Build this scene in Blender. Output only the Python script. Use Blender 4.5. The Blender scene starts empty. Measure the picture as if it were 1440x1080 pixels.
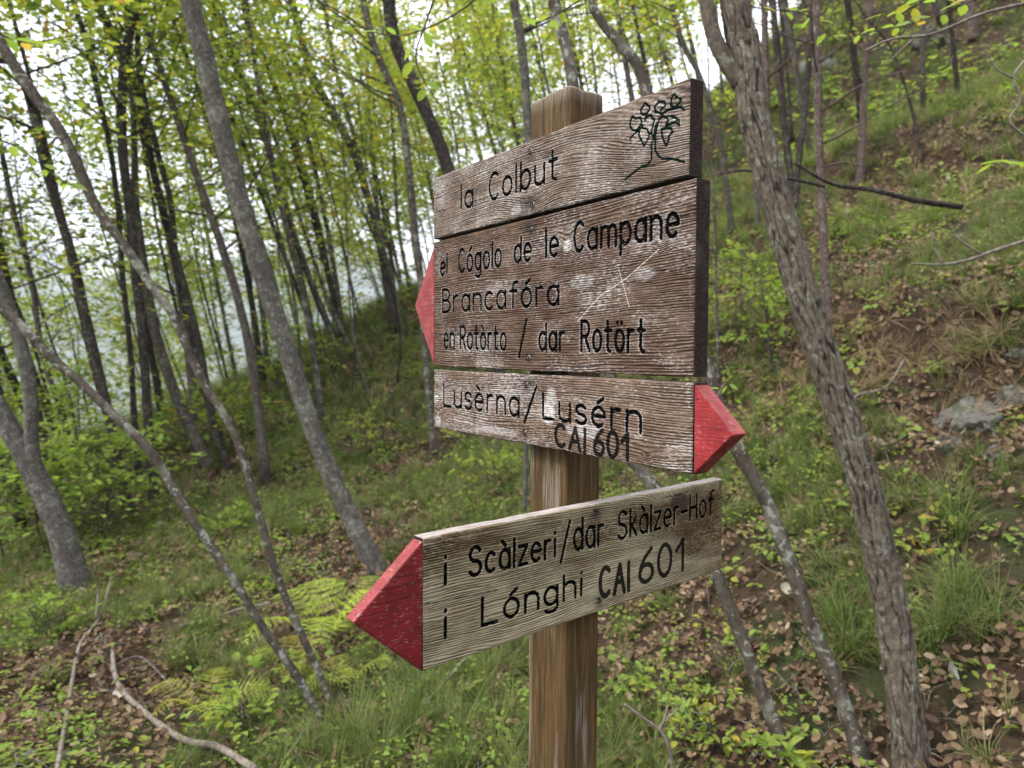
import bpy, bmesh, math, random
import numpy as np
from mathutils import Matrix, Vector
rng = np.random.default_rng(7)
random.seed(7)
S = bpy.context.scene
COL = S.collection
F = 1000.0                                   # focal length in photo pixels (1440 wide)
EYE = np.array([0.0, 0.0, 1.6])
# ------------------------------------------------------------------ camera
PIT, ROL = math.radians(-2.678), math.radians(0.243)
cp, sp = math.cos(PIT), math.sin(PIT)
_fw = np.array([0, cp, sp]); _up = np.array([0, -sp, cp]); _rt = np.array([1.0, 0, 0])
RT = math.cos(ROL) * _rt + math.sin(ROL) * _up
UP = -math.sin(ROL) * _rt + math.cos(ROL) * _up
FW = _fw
cd = bpy.data.cameras.new('camera'); cam = bpy.data.objects.new('camera', cd); COL.objects.link(cam)
cd.sensor_width = 36.0; cd.lens = 36.0 * F / 1440.0
cd.clip_start = 0.05; cd.clip_end = 20000
cd.dof.use_dof = True; cd.dof.focus_distance = 1.2; cd.dof.aperture_fstop = 5.0
M = Matrix(((RT[0], UP[0], -FW[0], EYE[0]), (RT[1], UP[1], -FW[1], EYE[1]), (RT[2], UP[2], -FW[2], EYE[2]), (0, 0, 0, 1)))
cam.matrix_world = M
S.camera = cam
# ------------------------------------------------------------------ light
SUN_EL, SUN_AZ = math.radians(48), math.radians(-112)     # azimuth measured from +Y towards +X: from the left, slightly behind
sd = bpy.data.lights.new('sun', 'SUN'); sun = bpy.data.objects.new('sun', sd); COL.objects.link(sun)
sd.energy = 1.5; sd.angle = math.radians(14); sd.color = (1.0, 0.95, 0.88)
sv = Vector((math.sin(SUN_AZ) * math.cos(SUN_EL), math.cos(SUN_AZ) * math.cos(SUN_EL), math.sin(SUN_EL)))
sun.rotation_euler = sv.to_track_quat('Z', 'Y').to_euler()
sun.location = (0, 0, 30)
W = bpy.data.worlds.new('World'); S.world = W; W.use_nodes = True
nt = W.node_tree; nt.nodes.clear()
wo = nt.nodes.new('ShaderNodeOutputWorld'); wb = nt.nodes.new('ShaderNodeBackground'); wb.inputs[1].default_value = 0.115
sky = nt.nodes.new('ShaderNodeTexSky'); sky.sky_type = 'NISHITA'; sky.sun_disc = False
sky.sun_elevation = SUN_EL; sky.sun_rotation = SUN_AZ; sky.air_density = 1.2; sky.dust_density = 1.5
tc = nt.nodes.new('ShaderNodeTexCoord'); mp = nt.nodes.new('ShaderNodeMapping'); mp.inputs['Scale'].default_value = (1, 1, 2.2)
no = nt.nodes.new('ShaderNodeTexNoise'); no.inputs['Scale'].default_value = 2.4; no.inputs['Detail'].default_value = 6
cr = nt.nodes.new('ShaderNodeValToRGB'); cr.color_ramp.elements[0].position = 0.36; cr.color_ramp.elements[1].position = 0.56
cr.color_ramp.elements[0].color = (0.5, 0.5, 0.5, 1); cr.color_ramp.elements[1].color = (1, 1, 1, 1)
mx = nt.nodes.new('ShaderNodeMix'); mx.data_type = 'RGBA'; mx.inputs['B'].default_value = (7.4, 7.6, 8.3, 1)
nt.links.new(tc.outputs['Generated'], mp.inputs[0]); nt.links.new(mp.outputs[0], no.inputs['Vector'])
nt.links.new(no.outputs[0], cr.inputs[0]); nt.links.new(cr.outputs[0], mx.inputs['Factor'])
nt.links.new(sky.outputs[0], mx.inputs['A']); nt.links.new(mx.outputs['Result'], wb.inputs[0]); nt.links.new(wb.outputs[0], wo.inputs[0])
S.view_settings.view_transform = 'Standard'; S.view_settings.look = 'None'
S.view_settings.exposure = 2.45; S.view_settings.gamma = 1.0
try: S.view_settings.use_curve_mapping = False
except Exception: pass

# ------------------------------------------------------------------ numpy noise
def _h(i, j, s):
    with np.errstate(over='ignore'):
        n = (i.astype(np.int64) * 374761393 + j.astype(np.int64) * 668265263 + s * 1442695041) & 0xFFFFFFFF
        n = ((n ^ (n >> 13)) * 1274126177) & 0xFFFFFFFF
        n = ((n ^ (n >> 16)) * 2246822519) & 0xFFFFFFFF
    return ((n ^ (n >> 15)) & 0xFFFFFF) / 16777215.0
def vn(x, y, s=0):
    x = np.asarray(x, float); y = np.asarray(y, float)
    i = np.floor(x); j = np.floor(y); fx = x - i; fy = y - j
    fx = fx * fx * (3 - 2 * fx); fy = fy * fy * (3 - 2 * fy)
    a = _h(i, j, s); b = _h(i + 1, j, s); c = _h(i, j + 1, s); d = _h(i + 1, j + 1, s)
    return (a + (b - a) * fx) * (1 - fy) + (c + (d - c) * fx) * fy - 0.5
def fbm(x, y, s=0, o=4):
    r = 0; a = 1.0
    for k in range(o):
        r = r + a * vn(x * 2 ** k + 17.3 * k, y * 2 ** k - 9.1 * k, s + k); a *= 0.5
    return r
def sstep(a, b, x):
    t = np.clip((x - a) / (b - a), 0, 1); return t * t * (3 - 2 * t)

# ------------------------------------------------------------------ terrain height
def _far(x, y):
    xl = np.minimum(x, 0); xr = np.maximum(x, 0)
    zx = 0.95 * np.maximum(xl, -160) + 0.03 * np.maximum(np.minimum(xl + 160, 0), -400)
    zx = zx + 0.55 * np.minimum(xr, 100) + 0.2 * np.minimum(np.maximum(xr - 100, 0), 400)
    return zx + 0.25 * 100 * np.tanh(y / 100)
def _pp(px, py, Y):
    u, v = (px - 720) / 1000.0, (540 - py) / 1000.0 - 0.0468; return (u * Y, Y, 1.6 + v * Y)
CP = [_pp(*c) for c in [(0, 1080, 2.9), (360, 1080, 2.8), (720, 1080, 2.8), (1080, 1080, 2.6), (1290, 1080, 2.35), (1440, 1080, 2.2), (0, 950, 3.7), (130, 830, 5.0), (450, 1000, 3.4), (530, 808, 4.8), (300, 900, 4.0),
      (700, 700, 5.6), (700, 850, 4.2), (1000, 800, 4.0), (1000, 600, 5.2), (1150, 900, 3.2), (1250, 700, 3.4), (1440, 700, 3.1), (1440, 850, 2.7), (1250, 575, 4.1), (1250, 430, 4.7), (1100, 560, 4.6), (1440, 520, 3.7), (1440, 400, 4.2), (1250, 300, 6.5), (1440, 200, 6.5),
      (1250, 100, 14), (1440, 10, 13), (1100, 300, 7.5), (1050, 450, 6.3), (0, 680, 8.5), (180, 600, 9.5), (300, 560, 10.5), (450, 490, 11.5), (540, 432, 12.5), (100, 730, 6.5), (300, 700, 6.8), (420, 600, 8.5), (560, 570, 8.8), (640, 480, 11), (850, 400, 10.5), (850, 540, 7.2), (1000, 250, 13), (1110, 60, 17), (1180, -60, 19), (1300, -80, 17)]]
CP += [(0, 0, 0.0), (-2, 0, -.1), (2, 0, .35), (0, -2, -.1), (-3, 2, -.15), (2.2, 1.2, .5), (0.14, 1.4, -.02), (-9.5, 10, -2.2), (-8, 15, -2.2), (-5.5, 20, -.8), (-12, 6, -3.0), (-3, 22, 1.9), (3, 24, 6.5), (7, 18, 7.6)]
CP = np.array(CP)
def _k(d): d = d / 3.0; return (1 + d) * np.exp(-d)
_A = _k(np.hypot(CP[:, None, 0] - CP[None, :, 0], CP[:, None, 1] - CP[None, :, 1])) + np.eye(len(CP)) * 0.01
_w = np.linalg.solve(_A, CP[:, 2] - _far(CP[:, 0], CP[:, 1]))
def H(x, y):
    x = np.asarray(x, float); y = np.asarray(y, float); shp = x.shape; x = np.atleast_1d(x).ravel(); y = np.atleast_1d(y).ravel()
    r = np.hypot(x, y); h = _far(x, y); m = r < 60
    if m.any():
        xs, ys = x[m], y[m]; acc = np.zeros(len(xs))
        for c, w in zip(CP, _w): acc += w * _k(np.hypot(xs - c[0], ys - c[1]))
        h[m] += acc
    near = np.exp(-(r / 25) ** 2)
    hn = h + 0.10 * fbm(x * 1.1, y * 1.1, 3, 3)
    m1 = sstep(0.9, 1.6, x) * np.exp(-((r - 4.6) / 2.2) ** 4); h = h + m1 * 0.19 * np.tanh((hn - 1.62) / 0.07) * np.exp(-((h - 1.62) / 0.5) ** 2)
    m2 = sstep(2.5, 4, x) * np.exp(-((r - 8.5) / 4.0) ** 4); h = h + m2 * 0.2 * np.tanh((hn - 3.6) / 0.1) * np.exp(-((h - 3.6) / 0.9) ** 2)
    am = np.clip(r / 6, .35, 1)
    h = h + near * (am * 0.10 * fbm(x * 0.6, y * 0.6, 11, 3) + 0.05 * fbm(x * 1.7, y * 1.7, 21, 3) + 0.02 * fbm(x * 7, y * 7, 31, 3))
    h = h + (1 - near) * 0.8 * fbm(x * 0.06, y * 0.06, 41, 4) * np.minimum(r / 40, 1.5)
    # opposite side of the valley
    lm = sstep(450, 2100, r) * sstep(100, -450, x)
    h = h + lm * (360 + 240 * fbm(x / 520, y / 520, 51, 5) + 30 * fbm(x / 80, y / 80, 61, 3))
    return h.reshape(shp)
Z00 = 0.0
def G(x, y): return H(x, y)

# ------------------------------------------------------------------ photo ray helpers (used to find places in the world)
def ray(px, py): return FW + RT * (px - 720) / F + UP * (540 - py) / F
def ground_hit(px, py, tmax=80):
    d = ray(px, py); t = np.geomspace(0.8, tmax, 4000)
    P = EYE + d * t[:, None]; below = P[:, 2] < G(P[:, 0], P[:, 1])
    k = int(np.argmax(below)) if below.any() else len(t) - 1
    return P[k]
def at_y(px, py, Y):
    d = ray(px, py); return EYE + d * (Y / d[1])

# ------------------------------------------------------------------ object helpers
def tag(o, label=None, cat=None, group=None, kind=None):
    if label: o['label'] = label
    if cat: o['category'] = cat
    if group: o['group'] = group
    if kind: o['kind'] = kind
    return o
def empty(name, loc, label, cat, group=None, rz=0.0):
    o = bpy.data.objects.new(name, None); COL.objects.link(o); o.location = [float(c) for c in loc]; o.rotation_euler = (0, 0, rz)
    o.empty_display_size = 0.05
    return tag(o, label, cat, group)
def link(name, me, mat=None, parent=None, loc=None):
    o = bpy.data.objects.new(name, me); COL.objects.link(o)
    if mat is not None:
        if len(me.materials): me.materials.clear()
        for m_ in (mat if isinstance(mat, (list, tuple)) else [mat]): me.materials.append(m_)
    if parent is not None: o.parent = parent
    if loc is not None: o.location = [float(c) for c in loc]
    return o
def npmesh(name, V, faces, smooth=True, attrs=None, fattrs=None, midx=None):
    """faces: list of int arrays (N,k)"""
    me = bpy.data.meshes.new(name)
    V = np.asarray(V, np.float32); me.vertices.add(len(V)); me.vertices.foreach_set('co', V.ravel())
    loops = np.concatenate([f.ravel() for f in faces]).astype(np.int32)
    cnt = np.concatenate([np.full(len(f), f.shape[1]) for f in faces])
    st = np.concatenate([[0], np.cumsum(cnt)[:-1]]).astype(np.int32)
    me.loops.add(len(loops)); me.loops.foreach_set('vertex_index', loops)
    me.polygons.add(len(cnt)); me.polygons.foreach_set('loop_start', st)
    try: me.polygons.foreach_set('loop_total', cnt.astype(np.int32))
    except Exception: pass
    me.polygons.foreach_set('use_smooth', np.full(len(cnt), bool(smooth)))
    if midx is not None: me.polygons.foreach_set('material_index', midx.astype(np.int32))
    for k, v in (attrs or {}).items():
        a = me.attributes.new(k, 'FLOAT', 'POINT'); a.data.foreach_set('value', np.asarray(v, np.float32).ravel())
    for k, v in (fattrs or {}).items():
        a = me.attributes.new(k, 'FLOAT', 'FACE'); a.data.foreach_set('value', np.asarray(v, np.float32).ravel())
    me.update(calc_edges=True); me.validate()
    return me
def nrmz(v): return v / (np.linalg.norm(v, axis=-1, keepdims=True) + 1e-9)

# ------------------------------------------------------------------ material helpers
class NT:
    def __init__(s, name, rough=0.8, spec=0.3):
        s.m = bpy.data.materials.new(name); s.m.use_nodes = True; s.t = s.m.node_tree; s.t.nodes.clear()
        s.out = s.n('ShaderNodeOutputMaterial'); s.b = s.n('ShaderNodeBsdfPrincipled')
        s.b.inputs['Roughness'].default_value = rough; s.b.inputs['Specular IOR Level'].default_value = spec
        s.l(s.b.outputs[0], s.out.inputs[0]); s.tc = s.n('ShaderNodeTexCoord')
    def n(s, t): return s.t.nodes.new(t)
    def l(s, a, b): s.t.links.new(a, b)
    def setin(s, sock, v):
        if hasattr(v, 'is_output') or isinstance(v, bpy.types.NodeSocket): s.l(v, sock)
        else: sock.default_value = v
    def map(s, scale=(1, 1, 1), src=None, rot=(0, 0, 0)):
        m = s.n('ShaderNodeMapping'); m.inputs['Scale'].default_value = scale; m.inputs['Rotation'].default_value = rot
        s.l(src or s.tc.outputs['Object'], m.inputs[0]); return m.outputs[0]
    def noise(s, vec, scale, detail=4, rough=0.55, dist=0.0):
        n = s.n('ShaderNodeTexNoise'); n.inputs['Scale'].default_value = scale; n.inputs['Detail'].default_value = detail
        n.inputs['Roughness'].default_value = rough; n.inputs['Distortion'].default_value = dist
        s.l(vec, n.inputs['Vector']); return n.outputs[0]
    def vor(s, vec, scale, feat='F1', out='Distance', rand=1.0):
        n = s.n('ShaderNodeTexVoronoi'); n.feature = feat; n.inputs['Scale'].default_value = scale; n.inputs['Randomness'].default_value = rand
        s.l(vec, n.inputs['Vector']); return n.outputs[out]
    def attr(s, name, out='Fac'):
        n = s.n('ShaderNodeAttribute'); n.attribute_name = name; return n.outputs[out]
    def math(s, op, a, b=None, c=None, clamp=False):
        n = s.n('ShaderNodeMath'); n.operation = op; n.use_clamp = clamp
        for i, v in enumerate((a, b, c)):
            if v is not None: s.setin(n.inputs[i], v)
        return n.outputs[0]
    def ramp(s, fac, stops, interp='LINEAR'):
        n = s.n('ShaderNodeValToRGB'); e = n.color_ramp.elements; n.color_ramp.interpolation = interp
        while len(e) < len(stops): e.new(0.5)
        for k, (p, c) in enumerate(stops):
            e[k].position = p; e[k].color = (c, c, c, 1) if isinstance(c, (int, float)) else (*c, 1)
        s.l(fac, n.inputs[0]); return n.outputs[0]
    def mix(s, f, a, b, mode='MIX'):
        n = s.n('ShaderNodeMix'); n.data_type = 'RGBA'; n.blend_type = mode
        s.setin(n.inputs['Factor'], f)
        for k, v in (('A', a), ('B', b)):
            if isinstance(v, tuple): n.inputs[k].default_value = (*v, 1)
            else: s.l(v, n.inputs[k])
        return n.outputs['Result']
    def ss(s, v, a, b):
        n = s.n('ShaderNodeMapRange'); n.interpolation_type = 'SMOOTHSTEP'; s.setin(n.inputs[0], v)
        n.inputs[1].default_value = a; n.inputs[2].default_value = b; return n.outputs[0]
    def bump(s, h, strength=0.5, dist=0.01):
        n = s.n('ShaderNodeBump'); n.inputs['Strength'].default_value = strength; n.inputs['Distance'].default_value = dist
        s.l(h, n.inputs['Height']); s.l(n.outputs[0], s.b.inputs['Normal']); return n
    def color(s, c): s.setin(s.b.inputs['Base Color'], (*c, 1) if isinstance(c, tuple) else c)

def leaf_mat(name, stops, transl=0.45, rough=0.5):
    t = NT(name, rough, 0.10)
    oi = t.n('ShaderNodeObjectInfo')
    v = t.math('ADD', t.attr('rnd'), t.math('MULTIPLY', oi.outputs['Random'], 0.37)); v = t.math('FRACT', v)
    c = t.ramp(v, stops)
    n = t.noise(t.map((1, 1, 1)), 60, 2); c = t.mix(t.math('MULTIPLY', t.ss(n, 0.35, 0.75), 0.35), c, (0.30, 0.26, 0.05), 'MULTIPLY')
    t.color(c)
    tr = t.n('ShaderNodeBsdfTranslucent'); hs = t.n('ShaderNodeHueSaturation'); hs.inputs['Value'].default_value = 2.1; hs.inputs['Saturation'].default_value = 1.1
    t.l(c, hs.inputs['Color']); t.l(hs.outputs[0], tr.inputs[0])
    ms = t.n('ShaderNodeMixShader'); ms.inputs[0].default_value = transl
    t.l(t.b.outputs[0], ms.inputs[1]); t.l(tr.outputs[0], ms.inputs[2]); t.l(ms.outputs[0], t.out.inputs[0])
    return t.m
DG, MG, LG, YG, YL, BR = (0.055, 0.085, 0.020), (0.100, 0.140, 0.028), (0.165, 0.215, 0.040), (0.23, 0.25, 0.050), (0.32, 0.27, 0.04), (0.22, 0.12, 0.05)
M_CROWN = leaf_mat('canopy_leaf', [(0, DG), (0.25, MG), (0.5, LG), (0.78, YG), (0.93, YL), (1, BR)], 0.5)
M_CROWN2 = leaf_mat('canopy_leaf_dark', [(0, DG), (0.4, MG), (0.75, LG), (0.95, YG), (1, YL)], 0.5)
M_SHRUB = leaf_mat('shrub_leaf', [(0, (0.06, 0.10, 0.022)), (0.3, LG), (0.65, (0.19, 0.28, 0.055)), (0.86, YG), (0.95, YL), (1, (0.34, 0.22, 0.09))], 0.4)
M_FERN = leaf_mat('fern_leaf', [(0, (0.22, 0.33, 0.05)), (0.5, (0.33, 0.43, 0.065)), (0.85, (0.38, 0.40, 0.07)), (1, (0.42, 0.33, 0.05))], 0.4)
M_GRASS = leaf_mat('grass_blade', [(0, (0.036, 0.056, 0.016)), (0.35, (0.078, 0.112, 0.030)), (0.68, (0.135, 0.170, 0.045)), (0.86, (0.17, 0.17, 0.07)), (1, (0.30, 0.25, 0.13))], 0.3)
M_STRAW = leaf_mat('dry_grass', [(0, (0.17, 0.11, 0.06)), (0.5, (0.26, 0.19, 0.10)), (1, (0.36, 0.28, 0.16))], 0.2)
M_LITTER = leaf_mat('dead_leaf', [(0, (0.030, 0.019, 0.012)), (0.28, (0.085, 0.052, 0.033)), (0.55, (0.165, 0.110, 0.064)), (0.78, (0.27, 0.195, 0.125)), (0.90, (0.38, 0.31, 0.24)), (0.97, (0.42, 0.33, 0.08)), (1, (0.45, 0.40, 0.30))], 0.15, 0.65)
M_PALE = leaf_mat('pale_dead_leaf', [(0, (0.30, 0.27, 0.21)), (1, (0.40, 0.37, 0.31))], 0.1, 0.6)

def bark_mat(name, c1, c2, c3, lichen=0.3, crack=0.5, vs=(9, 9, 1.6), horiz=False):
    t = NT(name, 0.95, 0.05)
    v = t.map(vs); n1 = t.noise(v, 7, 6, 0.6, 0.6)
    v2 = t.map((1, 1, 1)); n2 = t.noise(v2, 9, 4); n3 = t.noise(v2, 45, 3)
    c = t.mix(t.ss(n1, 0.3, 0.7), c1, c2)
    c = t.mix(t.math('MULTIPLY', t.ss(n2, 0.5, 0.75), lichen * 0.8), c, c3)
    sp_ = t.ss(t.math('ADD', n3, t.math('MULTIPLY', n2, 0.35)), 0.75, 0.81)
    c = t.mix(t.math('MULTIPLY', sp_, lichen * 0.9), c, (0.24, 0.24, 0.20))
    if crack > 0:
        cv = t.vor(t.map((vs[0] * 1.0, vs[1] * 1.0, vs[2])), 4.0, 'DISTANCE_TO_EDGE')
        c = t.mix(t.math('MULTIPLY', t.math('SUBTRACT', 1.0, t.ss(cv, 0.0, 0.12)), crack), c, (0.018, 0.015, 0.012))
    hh = n1
    if horiz:
        nh = t.noise(t.map((3, 3, 60)), 2.2, 3); c = t.mix(t.math('MULTIPLY', t.ss(nh, 0.55, 0.7), 0.35), c, (0.05, 0.045, 0.04)); hh = t.math('ADD', n1, nh)
    fi = t.attr('fis'); c = t.mix(fi, c, (0.013, 0.010, 0.008))
    t.color(c); t.bump(hh, 0.6, 0.006); return t.m
B_GREY = bark_mat('smooth_grey_bark', (0.045, 0.039, 0.032), (0.100, 0.089, 0.075), (0.20, 0.195, 0.15), 0.5, 0.0, (5, 5, 3), True)
B_DARK = bark_mat('dark_brown_bark', (0.018, 0.014, 0.012), (0.055, 0.044, 0.038), (0.12, 0.12, 0.09), 0.35, 0.6)
B_BROWN = bark_mat('brown_bark', (0.045, 0.035, 0.028), (0.095, 0.078, 0.064), (0.17, 0.17, 0.13), 0.4, 0.4)
B_OAK = bark_mat('fissured_grey_brown_bark', (0.058, 0.047, 0.034), (0.118, 0.098, 0.074), (0.16, 0.155, 0.11), 0.4, 0.0, (6, 6, 5))
B_PINE = bark_mat('scaly_reddish_bark', (0.055, 0.036, 0.030), (0.13, 0.092, 0.080), (0.20, 0.18, 0.16), 0.45, 0.55, (11, 11, 6))
B_MOTTLE = bark_mat('lichen_spotted_bark', (0.036, 0.029, 0.022), (0.082, 0.069, 0.053), (0.24, 0.24, 0.185), 0.8, 0.0, (5, 5, 3))
B_DEAD = bark_mat('bleached_dead_bark', (0.085, 0.068, 0.055), (0.19, 0.16, 0.13), (0.26, 0.24, 0.20), 0.4, 0.0, (6, 6, 2))

def ground_mat():
    t = NT('forest_soil', 0.95, 0.1)
    v = t.tc.outputs['Object']
    n1 = t.noise(v, 1.1, 6, 0.6); n2 = t.noise(v, 9, 6, 0.65); n3 = t.noise(v, 60, 4, 0.7); n4 = t.noise(v, 0.05, 6, 0.6)
    soil = t.mix(n2, (0.012, 0.008, 0.005), (0.070, 0.044, 0.028))
    moss = t.mix(n3, (0.016, 0.022, 0.008), (0.045, 0.060, 0.020))
    c = t.mix(t.ss(t.math('ADD', n1, t.math('MULTIPLY', n2, 0.4)), 0.68, 0.9), soil, moss)
    # far slopes read as woodland
    far = t.mix(t.ss(n4, 0.4, 0.6), (0.045, 0.065, 0.035), (0.085, 0.105, 0.06))
    ln = t.n('ShaderNodeVectorMath'); ln.operation = 'LENGTH'; t.l(v, ln.inputs[0])
    c = t.mix(t.ss(ln.outputs['Value'], 30.0, 90.0), c, far)
    t.color(c); t.bump(t.math('ADD', n2, t.math('MULTIPLY', n3, 0.5)), 0.9, 0.03); return t.m

# ------------------------------------------------------------------ the ground, one sheet to the far side of the valley
NA, NR = 640, 400
rr = np.geomspace(0.25, 2600, NR); aa = np.linspace(0, 2 * np.pi, NA, endpoint=False)
X = (rr[:, None] * np.sin(aa)).ravel(); Y = (rr[:, None] * np.cos(aa)).ravel()
V = np.stack([X, Y, G(X, Y)], 1); V = np.vstack([V, [[0, 0, 0]]])
i = np.arange(NR - 1)[:, None]; j = np.arange(NA)[None, :]; j2 = (j + 1) % NA
q = np.stack([(i * NA + j), (i * NA + j2), ((i + 1) * NA + j2), ((i + 1) * NA + j)], -1).reshape(-1, 4)[:, ::-1]
jj = np.arange(NA); tri = np.stack([np.full(NA, NR * NA), (jj + 1) % NA, jj], 1)
tag(link('ground', npmesh('ground', V, [q, tri]), ground_mat()), 'wooded hillside rising steeply to the right and dropping away to the valley on the left', kind='structure')

# ------------------------------------------------------------------ air: one closed box of even, thin haze
bm = bmesh.new(); bmesh.ops.create_cube(bm, size=1)
for v in bm.verts: v.co = Vector((v.co.x * 5400, v.co.y * 5400, -330 + (v.co.z + 0.5) * 1130))
hm = bpy.data.meshes.new('haze'); bm.to_mesh(hm); bm.free(); hmat = bpy.data.materials.new('haze_air'); hmat.use_nodes = True; hn_ = hmat.node_tree; hn_.nodes.clear()
ho = hn_.nodes.new('ShaderNodeOutputMaterial'); pv = hn_.nodes.new('ShaderNodeVolumePrincipled'); pv.inputs['Density'].default_value = 0.0005; pv.inputs['Color'].default_value = (0.86, 0.90, 0.99, 1)
hn_.links.new(pv.outputs[0], ho.inputs['Volume']); tag(link('haze', hm, hmat), 'thin pale air between the camera and the far side of the valley', kind='stuff')
print('ground z range', V[:, 2].min(), V[:, 2].max())
# ------------------------------------------------------------------ tubes
def catmull(P, n):
    P = np.asarray(P, float)
    if len(P) < 3: t = np.linspace(0, 1, n); return P[0] + (P[-1] - P[0]) * t[:, None]
    Q = np.vstack([2 * P[0] - P[1], P, 2 * P[-1] - P[-2]])
    d = np.r_[0, np.cumsum(np.linalg.norm(np.diff(P, axis=0), axis=1)) + 1e-9]
    s = np.linspace(0, d[-1], n); k = np.clip(np.searchsorted(d, s, side='right') - 1, 0, len(P) - 2)
    t = ((s - d[k]) / (d[k + 1] - d[k]))[:, None]
    a, b, c, e = Q[k], Q[k + 1], Q[k + 2], Q[k + 3]
    return 0.5 * (2 * b + (c - a) * t + (2 * a - 5 * b + 4 * c - e) * t ** 2 + (3 * b - a - 3 * c + e) * t ** 3)
def tube(P, R, nseg=8, amp=0.06, seed=0, fiss=False):
    P = np.asarray(P, float); n = len(P); R = np.asarray(R, float)
    T = nrmz(np.gradient(P, axis=0)); ref = np.array([0.13, 1, 0.07]); A = nrmz(np.cross(T, ref)); B = np.cross(T, A)
    th = np.linspace(0, 2 * np.pi, nseg, endpoint=False)
    s = np.r_[0, np.cumsum(np.linalg.norm(np.diff(P, axis=0), axis=1))]
    TH, SS = np.meshgrid(th, s)
    k = R[:, None] * (1 + amp * 2 * (vn(np.cos(TH) * 1.3 + 5, np.sin(TH) * 1.3 + SS * 6, seed) + 0.6 * vn(SS * 14 + np.cos(TH), np.sin(TH) * 2, seed + 5)))
    fi = np.zeros_like(k)
    if fiss:
        u = TH / (2 * np.pi) * 13; per = 13
        w = SS / 0.19
        u = u + 0.9 * fbm(SS * 11, np.cos(TH) * 2.2, seed + 9, 4); w = w + 0.8 * vn(np.cos(TH) * 3, np.sin(TH) * 3 + SS * 4, seed + 8)
        f1 = np.full(u.shape, 9.0); f2 = np.full(u.shape, 9.0); iu = np.floor(u); iw = np.floor(w)
        for du in (-1, 0, 1):
            for dw in (-1, 0, 1):
                cu, cw = iu + du, iw + dw; cm = np.mod(cu, per)
                px = cu + 0.15 + 0.7 * _h(cm, cw, seed + 3); py = cw + _h(cm, cw, seed + 4)
                d = np.hypot((u - px), (w - py) * 0.9)
                f2 = np.where(d < f1, f1, np.minimum(f2, d)); f1 = np.minimum(f1, d)
        e = f2 - f1; wd = 0.10 + 0.10 * (vn(SS * 12, np.cos(TH) * 3, seed + 2) + 0.4)
        fi = np.clip(1 - e / np.maximum(wd, 0.03), 0, 1) ** 0.7 * np.clip(0.95 + 1.9 * fbm(SS * 3.2 + 3, np.cos(TH) * 2.5 + np.sin(TH), seed + 12, 3), 0.05, 1)
        plate = 0.5 * np.clip(e, 0, 0.5)
        k = k - 0.0055 * fi + 0.006 * plate + 0.005 * fbm(SS * 40, TH * 6, seed + 1, 3)
        kn = 0
        for (s0, t0) in ((0.33, 0.2), (0.52, 0.9), (0.71, 0.4)):
            g = np.exp(-((SS - s0 * s[-1]) / 0.03) ** 2 - ((np.cos(TH - 4.0 - t0) - 1) / 0.08) ** 2); k = k + 0.012 * g; fi = np.maximum(fi, np.where(g > 0.8, 0.8, 0))
    V = P[:, None, :] + A[:, None, :] * (np.cos(TH) * k)[..., None] + B[:, None, :] * (np.sin(TH) * k)[..., None]
    V = V.reshape(-1, 3)
    i = np.arange(n - 1)[:, None]; j = np.arange(nseg)[None]; j2 = (j + 1) % nseg
    q = np.stack([i * nseg + j, i * nseg + j2, (i + 1) * nseg + j2, (i + 1) * nseg + j], -1).reshape(-1, 4)
    V = np.vstack([V, P[0], P[-1]]); c0 = n * nseg; jj = np.arange(nseg); j3 = (jj + 1) % nseg
    t = np.vstack([np.stack([np.full(nseg, c0), j3, jj], 1), np.stack([np.full(nseg, c0 + 1), (n - 1) * nseg + jj, (n - 1) * nseg + j3], 1)])
    return V, q, t, np.r_[fi.ravel(), 0, 0]
def join(parts):
    Vs, Qs, Ts, As = [], [], [], []; o = 0
    for V, q, t, a in parts:
        Vs.append(V); Qs.append(q + o); Ts.append(t + o); As.append(a); o += len(V)
    return np.vstack(Vs), np.vstack(Qs), np.vstack(Ts), np.concatenate(As)
def tube_mesh(name, parts, origin):
    V, q, t, a = join(parts); return npmesh(name, V - origin, [q, t], True, {'fis': a})

# ------------------------------------------------------------------ leaves
def leafmesh(name, P, D, N, L, rnd, width=0.55, fine=False, origin=(0, 0, 0)):
    P = np.asarray(P) - np.asarray(origin); D = nrmz(D); Sd = nrmz(np.cross(D, N)); N = np.cross(Sd, D); L = L[:, None]
    w = L * width * 0.5; n = len(P); b = np.arange(n) * (6 if fine else 4)
    if fine:
        V = np.stack([P, P + D * L * 0.32 + Sd * w * 0.95 + N * L * 0.08, P + D * L * 0.70 + Sd * w * 0.75 + N * L * 0.06, P + D * L - N * L * 0.10,
                      P + D * L * 0.70 - Sd * w * 0.75 + N * L * 0.06, P + D * L * 0.32 - Sd * w * 0.95 + N * L * 0.08], 1).reshape(-1, 3)
        q = np.vstack([np.stack([b, b + 1, b + 2, b + 3], 1), np.stack([b, b + 3, b + 4, b + 5], 1)])
    else:
        V = np.stack([P, P + D * L * 0.45 + Sd * w + N * L * 0.07, P + D * L, P + D * L * 0.45 - Sd * w + N * L * 0.07], 1).reshape(-1, 3)
        q = np.vstack([np.stack([b, b + 1, b + 2], 1), np.stack([b, b + 2, b + 3], 1)])
    return npmesh(name, V, [q], False, None, {'rnd': np.r_[rnd, rnd]})

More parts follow.
